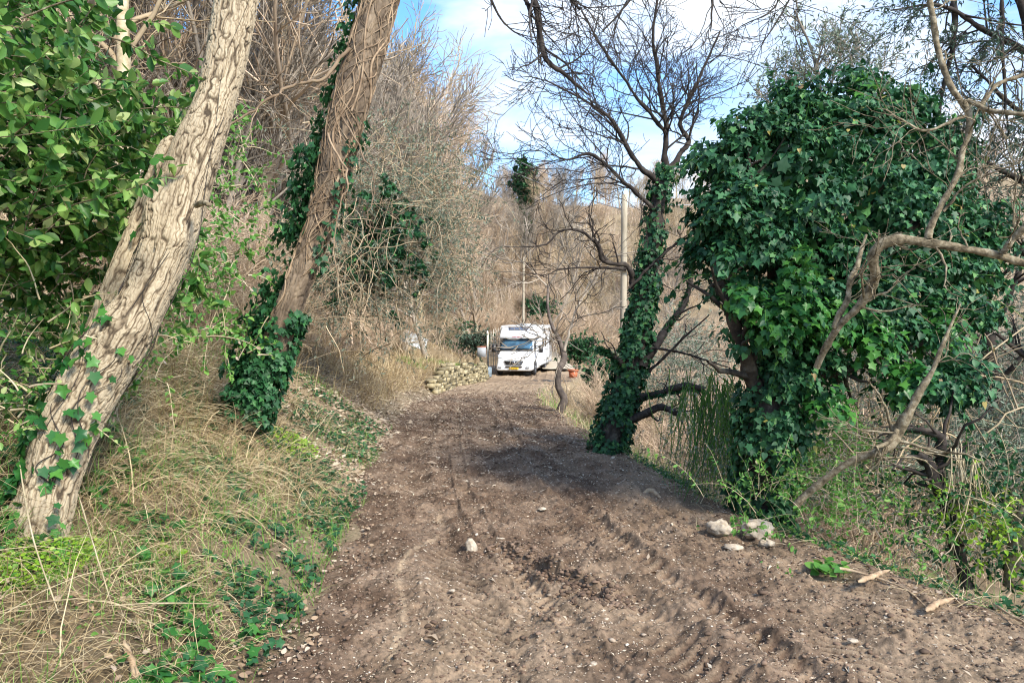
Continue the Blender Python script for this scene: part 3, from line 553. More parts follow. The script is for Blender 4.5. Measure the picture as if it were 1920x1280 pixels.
# C: ivy covered tree at the right edge of the track
def jit(rng, a, b_, m=64):
    t = np.linspace(0, a.shape[1]-1, m); i = np.minimum(t.astype(int), a.shape[1]-2); f = (t-i)[:, None]
    q = a[0, i]*(1-f)+a[0, i+1]*f; w = b_[0, i]*(1-f[:, 0])+b_[0, i+1]*f[:, 0]; o = rng.uniform(0, 99)
    sl = np.concatenate([[0], np.cumsum(np.linalg.norm(np.diff(q, axis=0), axis=1))]); k = 1/np.maximum(w.mean()*7, .02)
    q = q+np.stack([noise2(sl*k+o, sl*0+c_*9.1, 3) for c_ in range(3)], 1)*w[:, None]*.55+rng.normal(0, .04, q.shape)*w[:, None]
    w = w*(1+.16*noise2(sl*k*1.7+o, sl*0, 5)+.10*noise2(sl*k*5+o, sl*0, 6)+rng.normal(0, .03, m)); return q[None], w[None]
def crown(rng, mains, spec, mats, sides=(8, 5, 3, 3)):
    """mains: list of (path(1,m,3), rad); spec: kids kwargs per level -> list of meshes data"""
    mb = MB(); cur = []
    mains = [jit(rng, a, b_) for a, b_ in mains]
    for a, b_ in mains: V, F = tubes(a, b_, sides[0]); mb.add(V, F)
    lv = mains
    for j, sp in enumerate(spec):
        nx = []
        for a, b_ in lv: k = kids(rng, a, b_, **sp); nx.append(k); V, F = tubes(k[0], k[1], sides[min(j+1, 3)]); mb.add(V, F)
        lv = nx
    return mb, lv
rC = root('ivy_covered_tree', P(1138, 850, 9.3), 'dark bare tree sheathed in ivy at the right edge of the track', 'tree')
pC = [(1130, 870, 9.2, 0.391), (1150, 800, 9.2, 0.340), (1172, 730, 9.25, 0.306), (1192, 650, 9.3, 0.255), (1205, 570, 9.35, 0.221), (1222, 470, 9.4, 0.204), (1236, 370, 9.4, 0.170), (1250, 310, 9.4, 0.145)]
tC, C, Rr, U, Wv = trunk('trunk', pC, 60, M['barkC'], None, 200, amp=.02, fur=12, stretch=4, furrow=True)
rr = np.random.default_rng(11)
mains = [px_path(l, 20) for l in (
    [(1245, 330, 9.4, 0.098), (1250, 250, 9.3, 0.068), (1235, 150, 9.2, 0.053), (1225, 60, 9.1, 0.038), (1240, -40, 9, 0.022)],
    [(1250, 320, 9.4, 0.090), (1290, 270, 9.5, 0.060), (1275, 230, 9.5, 0.053), (1310, 150, 9.6, 0.038), (1350, 60, 9.6, 0.022)],
    [(1240, 350, 9.4, 0.083), (1190, 300, 9.1, 0.060), (1150, 230, 8.9, 0.045), (1100, 190, 8.8, 0.030), (1020, 150, 8.6, 0.015)],
    [(1250, 250, 9.3, 0.053), (1200, 190, 9, 0.038), (1130, 90, 8.8, 0.030), (1090, 20, 8.7, 0.015)],
    [(1232, 400, 9.4, 0.068), (1180, 350, 9.1, 0.045), (1110, 290, 8.9, 0.038), (1060, 300, 8.8, 0.022), (1010, 270, 8.7, 0.011)],
    [(1190, 540, 9.3, 0.090), (1175, 500, 9.2, 0.060), (1130, 490, 9.0, 0.049), (1122, 460, 8.9, 0.041), (1085, 432, 8.8, 0.034), (1050, 433, 8.7, 0.026), (1020, 460, 8.6, 0.017), (945, 463, 8.5, 0.007)],
    [(1175, 503, 9.2, 0.045), (1110, 502, 9, 0.026), (1050, 505, 8.9, 0.015), (1020, 520, 8.8, 0.007)],
    [(1180, 540, 9.2, 0.038), (1240, 480, 9.2, 0.030), (1290, 440, 9.2, 0.015)],
    [(1205, 690, 9.2, 0.150), (1235, 640, 9.3, 0.120), (1262, 600, 9.5, 0.090), (1285, 560, 9.7, 0.068), (1300, 490, 9.8, 0.045)],
    [(1190, 748, 9.1, 0.112), (1215, 742, 9.0, 0.075), (1250, 735, 8.9, 0.075), (1285, 726, 8.8, 0.083), (1318, 730, 8.8, 0.053)],
    [(1178, 790, 9.1, 0.120), (1205, 775, 9.0, 0.098), (1235, 762, 8.9, 0.090), (1272, 778, 8.8, 0.068)],
    [(1170, 690, 9.2, 0.090), (1145, 665, 9.1, 0.060), (1122, 655, 9.0, 0.038)],
    [(1215, 700, 9.2, 0.045), (1265, 650, 9.0, 0.030), (1330, 590, 8.9, 0.015)],
    [(1215, 650, 9.2, 0.038), (1290, 665, 9.0, 0.026), (1370, 690, 8.9, 0.011)])]
mb, lv = crown(rr, mains[:5], [dict(n=17, L=(.5, 1.7), rf=.42, t0=.1, rmin=.005, trop=.06, wig=.2, m=8), dict(n=7, L=(.2, .9), t0=.1, rf=.6, rmin=.0035, trop=.03, wig=.22, m=5, ang=(.6, 1.2)), dict(n=3, L=(.1, .35), rf=.6, rmin=.003, trop=.05, wig=.2, m=4)], None)
mbb, lv2 = crown(rr, mains[5:8], [dict(n=12, L=(.3, 1.1), rf=.5, t0=.1, rmin=.005, trop=.03, wig=.3, m=8), dict(n=5, L=(.1, .5), rf=.6, rmin=.004, wig=.25, m=5)], None)
mb.add(np.concatenate(mbb.V), [np.concatenate(v) for v in mbb.F.values()])
mbb, lv2 = crown(rr, mains[8:], [dict(n=5, L=(.2, .9), rf=.35, t0=.3, rmin=.005, trop=.03, wig=.3, m=6)], None)
mb.add(np.concatenate(mbb.V), [np.concatenate(v) for v in mbb.F.values()])
crC = mb.build('branches', [M['dark']])
mb = MB(); mb.add(*trunk_ivy(rr, C, Rr, U, Wv, 5600, (0, .72), (0, 6.28), (.035, .08), (.0, .09))); mb.add(*trunk_ivy(rr, C, Rr, U, Wv, 1300, (.6, 1), (0, 6.28), (.04, .075), (.0, .10)))
for a, b_ in (mains[8], mains[11], mains[9]): V, F = shoot_leaves(rr, a+0, 260, (.04, .08), .9, 'ivy', t0=0); mb.add(V, F)
ivC = mb.build('ivy', [M['ivy_blue']]); adopt(rC, tC, crC, ivC)

# D: big ivy-smothered tree
rr = np.random.default_rng(21)
rD = root('ivy_smothered_tree', P(1430, 985, 5.8), 'huge dark green ivy-smothered tree right of the track', 'tree')
pD = [(1428, 985, 6.15, .32), (1430, 900, 6.1, .29), (1440, 780, 5.9, .28), (1470, 640, 6.1, .26), (1510, 480, 6.3, .22), (1540, 330, 6.5, .16), (1560, 200, 6.6, .08)]
tD, C, Rr, U, Wv = trunk('trunk', pD, 60, M['barkC'], None, 160, amp=.02, fur=12, stretch=4)
lim = [px_path(l, 14) for l in ([(1440, 760, 5.9, .14), (1380, 640, 5.7, .10), (1340, 480, 5.6, .06)], [(1470, 640, 6.1, .14), (1600, 520, 6.2, .1), (1720, 420, 6.4, .05)], [(1480, 600, 6.1, .12), (1420, 430, 5.9, .08), (1400, 300, 5.8, .04)], [(1470, 700, 6, .12), (1600, 690, 5.9, .08), (1740, 640, 5.9, .04)], [(1500, 500, 6.2, .1), (1640, 380, 6.5, .07), (1760, 300, 6.8, .04)])]
mb, lv = crown(rr, lim, [dict(n=12, L=(.3, .9), rf=.5, rmin=.006, wig=.2, m=6)], None); lD = mb.build('limbs', [M['barkC']])
# lobes (px,py,d,radius m)
lobes = [(1424, 342, 6.0, 0.45), (1391, 450, 5.8, 0.32), (1497, 294, 6.3, 0.41), (1598, 284, 6.5, 0.45), (1690, 324, 6.7, 0.45), (1516, 412, 6.1, 0.61), (1644, 432, 6.4, 0.59), (1410, 575, 5.8, 0.25), (1401, 422, 5.8, 0.27), (1497, 560, 6.0, 0.50), (1608, 560, 6.1, 0.45),
         (1755, 412, 6.7, 0.41), (1782, 520, 6.6, 0.31), (1718, 560, 6.3, 0.32), (1470, 660, 5.9, 0.24), (1345, 402, 5.9, 0.12), (1341, 480, 5.9, 0.11), (1792, 600, 6.2, 0.20), (1658, 625, 6.0, 0.18), (1470, 249, 6.2, 0.22), (1571, 209, 6.5, 0.20), (1644, 234, 6.6, 0.20), (1755, 284, 6.9, 0.23), (1373, 299, 6.0, 0.16), (1801, 442, 6.8, 0.23), (1718, 725, 5.8, 0.20), (1773, 700, 5.8, 0.16), (1460, 770, 6.0, 0.20), (1516, 700, 5.9, 0.18), (1506, 199, 6.3, 0.13), (1608, 174, 6.6, 0.11), (1424, 249, 6.1, 0.13), (1700, 209, 6.8, 0.13), (1828, 470, 6.8, 0.14)]
cl_p = []; cl_o = []; cl_r = []
for (a, b_, d_, rad) in lobes:
    c = P(a, b_, d_); n_ = int(13+110*rad*rad); o = norm(rr.normal(size=(n_, 3))); o[:, 1] -= .25; o = norm(o)
    cl_p.append(c+o*rad*rr.uniform(.62, 1.08, n_)[:, None]); cl_o.append(o); cl_r.append(rr.uniform(.06, .20, n_))
cp_, co, cr = np.concatenate(cl_p), np.concatenate(cl_o), np.concatenate(cl_r)
K = 46; keep = rr.uniform(0, 1, len(cp_)) > .16; cp_, co, cr = cp_[keep], co[keep], cr[keep]; cp_ = cp_+co*rr.exponential(.035, (len(cp_), 1)); idx = np.repeat(np.arange(len(cp_)), K); q = len(idx); off = norm(rr.normal(size=(q, 3))+co[idx]*1.2+np.array([0, 0, .5]))
p = cp_[idx]+off*(cr[idx]*rr.uniform(.35, 1.15, q))[:, None]*np.array([1.3, 1.3, .75]); l = rr.uniform(.038, .078, q)
d = norm(off*.55+np.array([0, 0, -.75])+rr.normal(0, .35, (q, 3))); nr = norm(off*.9+np.array([0, -.1, .75])+rr.normal(0, .3, (q, 3)))
hs = rr.uniform(0, 1, len(p)) < .62; l = l*rr.uniform(.62, 1.05, len(p))
mb = MB(); mb.add(*leaves(p[hs], d[hs], nr[hs], l[hs], l[hs]*.85, 'heart')); mb.add(*leaves(p[~hs], d[~hs], nr[~hs], l[~hs], l[~hs]*.9, 'ivy'))
mb2 = MB(); ye = rr.integers(0, len(p), 260); mb2.add(*leaves(p[ye]+off[ye]*.03, d[ye], nr[ye], l[ye], l[ye]*.8, 'heart')); yD = mb2.build('yellowed_leaves', [M['lime_old']])
# inner mass: old leaves near the limbs
for (a, b_, d_, rad) in lobes:
    n_ = int(900*rad*rad); c = P(a, b_, d_); o = norm(rr.normal(size=(n_, 3))); p = c+o*rad*(rr.uniform(0, .8, n_)**.6)[:, None]; V, F = leaves(p, rr.normal(size=(n_, 3)), rr.normal(size=(n_, 3))+o, rr.uniform(.08, .13, n_), rr.uniform(.08, .12, n_), 'ivy'); mb.add(V, F)
nsh = 190; si = rr.integers(0, len(cp_), nsh); sp0 = cp_[si]; sd0 = norm(co[si]+rr.normal(0, .45, (nsh, 3))); SH = np.empty((nsh, 9, 3)); SH[:, 0] = sp0; sl0 = rr.uniform(.2, .55, nsh)
for j in range(1, 9): sd0 = norm(sd0+rr.normal(0, .1, (nsh, 3))+np.array([0, 0, -.16])); SH[:, j] = SH[:, j-1]+sd0*(sl0/8)[:, None]
V, F = shoot_leaves(rr, SH, 15, (.03, .07), .85, 'heart', .5, .1); mb.add(V, F)
mb.add(*trunk_ivy(rr, C, Rr, U, Wv, 5200, (0, .5), (0, 6.28), (.03, .07), (.0, .14)))
cD = mb.build('ivy', [M['ivy_blue']]); V, F = tubes(SH, .003*np.linspace(1.4, .6, 9)[None], 4); shD = mesh('ivy_shoots', V, F, M['weed'])
mb = MB(); dn = []
for (a, b_, d_, rad, n_) in ((1480, 590, 5.45, .30, 240), (1450, 610, 5.4, .2, 150), (1560, 600, 5.5, .22, 170), (1400, 560, 5.35, .16, 90), (1640, 640, 5.6, .22, 160), (1700, 720, 5.6, .2, 160), (1500, 500, 5.4, .2, 80), (1620, 180, 6.3, .2, 60), (1760, 620, 5.9, .25, 130), (1560, 760, 5.6, .2, 120)):
    c = P(a, b_, d_); o = norm(rr.normal(size=(n_, 3))); pp = c+o*rad*rr.uniform(.3, 1, (n_, 1)); l = rr.uniform(.05, .085, n_)
    V, F = leaves(pp, norm(o*.5+np.array([0, 0, -.6])+rr.normal(0, .3, (n_, 3))), norm(o*.6+np.array([.1, -.3, .8])), l, l*.9, 'ivy'); mb.add(V, F)
fD = mb.build('young_ivy', [M['ivy_light']])
adopt(rD, tD, lD, cD, fD, shD, yD)
fD['label'] = 'fresher light green ivy leaves low on the crown'

# E: bare leaning branches on the right
rr = np.random.default_rng(31)
rE = root('bare_tree', P(1500, 935, 5.2), 'crooked pale-barked tree arching across the right-hand ivy', 'tree')
E = [px_path(l, 30) for l in (
    [(1490, 950, 5.2, 0.049), (1545, 900, 5.1, 0.048), (1600, 862, 5.0, 0.049), (1660, 843, 4.9, 0.053), (1685, 815, 4.9, 0.066), (1700, 780, 4.85, 0.057), (1745, 700, 4.8, .036), (1775, 630, 4.8, .022), (1800, 570, 4.8, .010)],
    [(1530, 690, 5.0, 0.041), (1570, 615, 4.8, 0.045), (1610, 575, 4.7, 0.053), (1640, 525, 4.6, 0.056), (1640, 480, 4.5, 0.054), (1672, 453, 4.45, 0.054), (1740, 455, 4.4, 0.049), (1840, 470, 4.35, 0.045), (1930, 495, 4.3, 0.041), (2050, 530, 4.2, 0.041)],
    [(1565, 615, 4.8, 0.041), (1590, 550, 4.75, 0.037), (1605, 500, 4.75, 0.033), (1625, 440, 4.8, 0.016)],
    [(1738, 448, 4.4, 0.041), (1765, 385, 4.4, 0.037), (1800, 310, 4.4, 0.034), (1815, 220, 4.4, 0.037), (1775, 150, 4.4, 0.033), (1752, 60, 4.4, 0.033), (1742, -40, 4.4, 0.031), (1735, -140, 4.4, 0.025)],
    [(1815, 190, 4.4, 0.029), (1860, 208, 4.3, 0.026), (1930, 215, 4.2, 0.025), (2020, 220, 4.2, 0.025)],
    [(1835, 205, 4.4, 0.023), (1870, 160, 4.4, 0.025), (1930, 135, 4.4, 0.025), (2000, 60, 4.4, 0.025)],
    [(1880, 475, 4.3, 0.041), (1900, 450, 4.25, 0.037), (1935, 415, 4.2, 0.037), (2000, 330, 4.2, 0.033)],
    [(1815, 215, 4.4, 0.018), (1740, 245, 4.4, 0.015), (1700, 230, 4.4, 0.010), (1660, 205, 4.4, 0.007)],
    [(1770, 395, 4.4, 0.018), (1815, 345, 4.3, 0.012), (1900, 310, 4.2, 0.008)],
    [(1690, 790, 4.9, 0.041), (1665, 830, 4.85, 0.029), (1640, 838, 4.8, 0.025)])]
mb, lv = crown(rr, E, [dict(n=9, L=(.1, .8), rf=.32, t0=.15, rmin=.002, wig=.25, m=8), dict(n=4, L=(.1, .4), rf=.6, rmin=.002, wig=.2, m=5)], None, (12, 5, 4, 3))
sE = mb.build('branches', [M['lichen']]); adopt(rE, sE)
rE2 = root('bare_tree', P(1810, 1090, 5.4), 'dark crooked stem draped with ivy and dangling roots at lower right', 'tree')
E2 = [px_path(l, 24) for l in ([(1820, 1100, 5.4, .10), (1790, 1000, 5.4, .09), (1765, 920, 5.4, .085), (1745, 870, 5.4, .08), (1715, 845, 5.4, .05)], [(1768, 920, 5.4, .07), (1768, 850, 5.4, .075), (1755, 815, 5.4, .06), (1700, 805, 5.4, .05), (1655, 830, 5.4, .035)], [(1935, 945, 5.2, .09), (1910, 1000, 5.2, .10), (1905, 1070, 5.2, .11)])]
mb, lv = crown(rr, E2[:2], [dict(n=8, L=(.15, .7), rf=.4, t0=.1, rmin=.003, wig=.25, m=7)], None, (10, 4, 3, 3)); s1 = mb.build('stem', [M['dark']])
V, F = shoot_leaves(rr, E2[0][0], 420, (.025, .055), .9, 'ivy', t0=0); V2, F2 = shoot_leaves(rr, E2[1][0], 300, (.025, .055), .9, 'ivy', t0=0); mb = MB(); mb.add(V, F).add(V2, F2); s2 = mb.build('ivy', [M['ivy']])
q0 = P(1800, 870, 5.3); n_ = 34; base_ = q0+rr.normal(0, [.05, .06, .09], (n_, 3)); Pt = np.empty((n_, 12, 3)); dd = np.stack([rr.normal(.05, .10, n_), rr.normal(0, .08, n_), -np.ones(n_)], 1); Pt[:, 0] = base_
ll = rr.uniform(.4, 1.0, n_)
for j in range(1, 12): dd = norm(dd+rr.normal(0, .2, (n_, 3))+np.array([0.01, 0, -.05])); Pt[:, j] = Pt[:, j-1]+dd*(ll/11)[:, None]
V, F = tubes(Pt, rr.uniform(.0015, .005, n_)[:, None]*np.linspace(1.3, .5, 12)[None], 5); s3 = mesh('dangling_roots', V, F, M['cane']); adopt(rE2, s1, s2, s3)
rS = root('broken_stump', P(1905, 1090, 5.2), 'splintered pale stump at the right edge of the view', 'stump')
a, b_ = px_path([(1900, 1100, 5.2, .13), (1905, 1040, 5.2, .12), (1912, 985, 5.2, .10), (1920, 950, 5.2, .05)], 14); mb = MB(); V, F = tubes(a, b_, 12, True); mb.add(V, F)
k, kr = kids(rr, a, b_*.9, 26, (.1, .25), ang=(.05, .3), t0=.5, rf=.3, m=4, wig=.05); V, F = tubes(k, kr, 4); mb.add(V, F); s1 = mb.build('splintered_wood', [M['lichen']]); adopt(rS, s1)

# F: slender bare tree in the middle
rr = np.random.default_rng(41)
rF = root('bare_tree', P(1047, 782, 15.0), 'slender crooked bare tree on the verge just right of the motorhome', 'tree')
Fp = [px_path(l, 22) for l in ([(1045, 790, 15, 0.198), (1052, 765, 15, 0.172), (1058, 748, 15, 0.158), (1047, 725, 15, 0.132), (1047, 695, 15, 0.125), (1058, 672, 15.1, 0.139), (1050, 640, 15.2, 0.099), (1035, 610, 15.3, 0.073), (1027, 575, 15.4, 0.059), (1028, 535, 15.5, 0.053)],
    [(1028, 540, 15.5, 0.040), (1005, 515, 15.5, 0.026), (980, 490, 15.4, 0.020), (950, 455, 15.4, 0.010)], [(1028, 540, 15.5, 0.040), (1045, 505, 15.5, 0.030), (1062, 470, 15.5, 0.020), (1060, 420, 15.5, 0.010)],
    [(1044, 642, 15.1, 0.033), (1030, 637, 14.9, 0.026), (1003, 631, 14.8, 0.013)], [(1058, 660, 15.1, 0.079), (1068, 620, 15.2, 0.053), (1085, 570, 15.4, 0.040), (1120, 520, 15.6, 0.020), (1130, 470, 15.6, 0.010)], [(1035, 610, 15.3, 0.033), (1075, 540, 15.5, 0.026), (1090, 450, 15.5, 0.013)])]
V, F = tubes(Fp[0][0], Fp[0][1], 14); s1 = mesh('trunk', V, F, bark_mat('grey_brown_bark', [(.06, .05, .045), (.13, .105, .09), (.24, .20, .17)], 8, bump=.5))
mb, lv = crown(rr, Fp[1:], [dict(n=11, L=(.5, 1.8), rf=.5, t0=.15, rmin=.010, trop=.05, wig=.2, m=7), dict(n=6, L=(.2, .9), rf=.6, rmin=.007, trop=.03, wig=.2, m=5)], None, (6, 4, 3, 3)); s2 = mb.build('branches', [M['grey']]); adopt(rF, s1, s2)

# overhead branches from a tree out of frame above
rr = np.random.default_rng(51)
rO = root('overhanging_branch', P(1000, -60, 5.0), 'dark knobbly branches with twigs hanging in from above the track', 'branch')
O = [px_path(l, 22) for l in ([(960, -160, 5.0, .06), (990, -40, 5, .05), (1010, 30, 5, .042), (1021, 110, 5, .036), (1060, 140, 5, .026), (1105, 178, 5, .012)], [(930, -120, 5, .04), (985, 0, 5, .03), (996, 30, 5, .02)], [(900, -60, 5, .03), (930, 20, 5, .016), (965, 60, 5, .01), (1020, 75, 5, .006)],
    [(1030, -60, 5, .03), (1075, 5, 5, .024), (1088, 20, 5, .018)], [(1330, -80, 5.2, .03), (1335, 10, 5.2, .016), (1332, 60, 5.2, .008)], [(1450, -60, 5.2, .02), (1455, 10, 5.2, .01), (1390, 50, 5.2, .006)], [(1500, -60, 5.2, .02), (1480, 0, 5.2, .012), (1425, 90, 5.2, .006)], [(1200, -80, 5.6, .04), (1180, 0, 5.6, .02), (1130, 60, 5.6, .01)])]
mb, lv = crown(rr, O, [dict(n=7, L=(.3, .9), rf=.45, t0=.2, rmin=.0025, wig=.14, m=8, ang=(.4, .9)), dict(n=5, L=(.06, .3), rf=.7, rmin=.002, wig=.12, m=5)], None, (9, 5, 4, 3)); s1 = mb.build('branches', [M['dark']]); adopt(rO, s1)

# ------------------------------------------------------------------ left: large leafy bush
rr = np.random.default_rng(61)
def arching(rng, n, c0, s0, d0, sd_, ln, m=12, trop=-.05, wig=.08):
    p = c0+rng.normal(0, 1, (n, 3))*s0; d = norm(np.asarray(d0)+rng.normal(0, 1, (n, 3))*sd_); l = rng.uniform(*ln, n); out = np.empty((n, m, 3)); out[:, 0] = p
    for j in range(1, m): d = norm(d+rng.normal(0, wig, (n, 3))+np.array([0, 0, trop])); out[:, j] = out[:, j-1]+d*(l/(m-1))[:, None]
    return out
def bush(name, groups, leafm, stemm, label, cat, leafln, ratio, kpl, kind='ovate', rad=.003, droop=.25, seed=1, dead=0, t0=.1):
    rng = np.random.default_rng(seed); ps = [arching(rng, *g_[:6], **(g_[6] if len(g_) > 6 else {})) for g_ in groups]; A = np.concatenate(ps)
    r_ = root(name, tuple(A[:, 0].mean(0)), label, cat); V, F = tubes(A, rad*np.linspace(1.6, .5, A.shape[1])[None]*rng.uniform(.6, 1.5, (len(A), 1)), 4); s1 = mesh('stems', V, F, stemm)
    V, F = shoot_leaves(rng, A, kpl, leafln, ratio, kind, droop, t0); s2 = mesh('foliage', V, F, leafm); L_ = [s1, s2]
    if dead: V, F = shoot_leaves(rng, A[rng.integers(0, len(A), dead)], 2, (leafln[0], leafln[1]*.8), ratio, kind, .6); L_.append(mesh('dead_leaves', V, F, M['dead']))
    adopt(r_, *L_); return r_
bush('leafy_bush', [(120, P(-120, 420, 3.5), (.30, .35, .30), (.45, .0, .55), .38, (.4, 1.0)), (100, P(40, 300, 4.0), (.3, .3, .30), (.3, 0, .5), .45, (.25, .6)), (90, P(-60, 90, 3.6), (.30, .3, .25), (.6, 0, .1), .4, (.3, .75)), (60, P(170, 330, 4.2), (.2, .2, .25), (.2, 0, .4), .5, (.2, .45)), (30, P(-160, 200, 2.9), (.15, .2, .25), (.7, 0, .1), .35, (.2, .5)), (80, P(60, 500, 4.1), (.35, .25, .15), (.2, 0, .2), .6, (.2, .5))],
     M['bush'], M['lichen'], 'large broad-leaved green bush filling the upper left corner', 'bush', (.03, .085), .62, 30, seed=3, dead=30, droop=.35, rad=.0022)
bush('leafy_bush', [(90, P(30, 640, 3.8), (.30, .3, .15), (.2, 0, .4), .6, (.2, .4)), (40, P(0, 760, 3.4), (.15, .3, .10), (.2, 0, .3), .6, (.15, .35))], M['bush'], M['cane'], 'small-leaved scrub tangled at the left of the big pale trunk', 'bush', (.02, .045), .65, 12, seed=5, dead=20)
bush('bramble_bush', [(80, P(405, 500, 6.4), (.22, .4, .38), (.0, .1, .4), .6, (.2, .55)), (60, P(400, 620, 6.0), (.22, .4, .2), (.0, .1, .2), .6, (.2, .5))], M['weed'], M['cane'], 'bramble thicket with pale dead leaves between the two leaning trunks', 'bush', (.03, .06), .62, 14, seed=6, dead=70)
bush('bramble_bush', [(70, P(390, 330, 7.5), (.35, .5, .4), (.2, 0, .5), .6, (.4, 1.0))], M['weed'], M['cane'], 'green climber patch behind the big pale trunk', 'bush', (.04, .07), .65, 16, seed=7)

# mid bush: grey-green olive scrub with dark ivy heart
def G(px, py, d): c = P(px, py, d); return c
bush('olive_scrub', [(420, G(700, 430, 12.5), (.55, .6, .75), (.2, -.1, .5), .7, (.6, 1.6)), (260, G(790, 400, 13), (.40, .6, .6), (.4, -.1, .2), .7, (.5, 1.3)), (150, G(660, 540, 11.8), (.4, .4, .3), (.2, -.1, .2), .7, (.5, 1.2), dict(trop=-.1)), (130, G(830, 500, 14), (.3, .4, .5), (.2, -.1, .1), .7, (.4, 1.0))],
     M['olive'], M['tan'], 'grey-green olive scrub leaning over the left bank', 'bush', (.05, .09), .22, 20, 'lance', rad=.0045, seed=8)
bush('ivy_bush', [(110, G(728, 440, 12.0), (.22, .3, .35), (.1, -.2, .1), .8, (.2, .5)), (60, G(690, 500, 11.8), (.35, .3, .25), (.1, -.2, .1), .8, (.2, .5))], M['ivy_blue'], M['dark'], 'dark ivy clump in the heart of the olive scrub', 'ivy', (.06, .10), .9, 22, 'ivy', rad=.006, seed=9)
bush('vine_tangle', [(80, G(680, 480, 10.8), (.5, .3, .55), (.1, -.1, -.3), .8, (.6, 1.6), dict(trop=-.06, wig=.16, m=16))], M['olive'], M['tan'], 'tangle of pale hanging vines below the olive scrub', 'vines', (.03, .05), .3, 3, 'lance', rad=.0035, seed=10)

# right side undergrowth and shrubs
bush('hanging_vines', [(170, P(1340, 730, 6.9), (.20, .15, .10), (.0, 0, -1), .28, (.5, 1.3), dict(trop=-.1, wig=.1, m=14)), (60, P(1390, 800, 6.3), (.2, .15, .1), (0, 0, -1), .3, (.3, .9), dict(trop=-.1, wig=.12, m=14))], M['olive'], M['weed'], 'curtain of thin green stems hanging left of the ivy-clad trunk', 'vines', (.02, .04), .3, 22, 'lance', rad=.0028, seed=12)
bush('undergrowth_shrub', [(150, P(1530, 960, 5.6), (.35, .4, .15), (.0, -.1, 1), .5, (.2, .6), dict(trop=-.12))], M['weed'], M['cane'], 'low mixed green growth at the foot of the ivy-smothered tree', 'bush', (.02, .045), .5, 18, seed=13, dead=10, rad=.0014)
bush('undergrowth_shrub', [(170, P(1700, 960, 7.2), (.7, .5, .25), (.0, -.1, 1), .5, (.4, 1.0), dict(trop=-.08))], M['olive'], M['grey'], 'silvery grey-green shrub under the arching pale branch', 'bush', (.03, .055), .3, 34, 'lance', seed=14)
bush('undergrowth_shrub', [(150, P(1860, 1000, 5.6), (.3, .35, .2), (.0, -.1, 1), .5, (.3, .8), dict(trop=-.1))], M['ivy'], M['cane'], 'dark green brush at the lower right edge of the view', 'bush', (.03, .055), .6, 22, seed=15, dead=10)
bush('undergrowth_shrub', [(60, P(1845, 990, 5.2), (.12, .15, .1), (.0, -.1, 1), .6, (.15, .4), dict(trop=-.1))], M['lime'], M['cane'], 'yellow-green shoots among the dangling roots at lower right', 'bush', (.03, .05), .6, 10, seed=16)
bush('undergrowth_shrub', [(110, P(1310, 880, 8.4), (.3, .5, .12), (.0, -.1, 1), .5, (.15, .45), dict(trop=-.12))], M['straw'], M['cane'], 'dry straw-coloured growth between the two ivy-covered trees', 'bush', (.02, .045), .4, 16, seed=17, dead=8, rad=.0016)
for i, (px, py, d, w, mm_, sm_, lab) in enumerate(((1650, 720, 10.5, .9, 'olive', 'tan', 'pale silvery bush seen behind the arching branch'), (1860, 720, 9.0, .8, 'olive', 'tan', 'grey olive thicket behind the right edge branches'), (1870, 870, 7.6, .6, 'olive', 'cane', 'grey-leaved bush beneath the fallen canes on the right'), (1280, 700, 14, .8, 'olive', 'tan', 'pale scrub behind the ivy-clad dark tree'), (1540, 860, 8.5, .5, 'weed', 'tan', 'light green scrub between the ivy tree and arching branch'))):
    bush('olive_shrub', [(int(260*w/.8), P(px, py, d), (w*.6, w*.8, w*.55), (.0, -.1, .6), .9, (.4*w+.2, 1.5*w))], M[mm_], M['grey'], lab, 'bush', (.05, .08), .30, 26, 'lance', rad=.003, seed=30+i)
# canes fallen across the right background
rr = np.random.default_rng(71); K = 80; a = P(1780, 760, 7.4)+rr.normal(0, 1, (K, 3))*np.array([.9, .7, .6]); dd = norm(np.stack([rr.normal(.6, .6, K), rr.normal(0, .3, K), rr.normal(.25, .5, K)], 1)); Pt = a[:, None]+dd[:, None]*np.linspace(-.9, .9, 10)[None, :, None]*rr.uniform(.4, 1.3, K)[:, None, None]; Pt[..., 2] -= .25*np.linspace(-1, 1, 10)[None]**2; Pt += rr.normal(0, .012, Pt.shape)
r_ = root('fallen_canes', P(1780, 950, 7.4), 'jumble of pale fallen canes behind the right-hand branches', 'canes'); V, F = tubes(Pt, rr.uniform(.002, .009, (K, 1)), 5); s1 = mesh('canes', V, F, M['tan']); adopt(r_, s1)

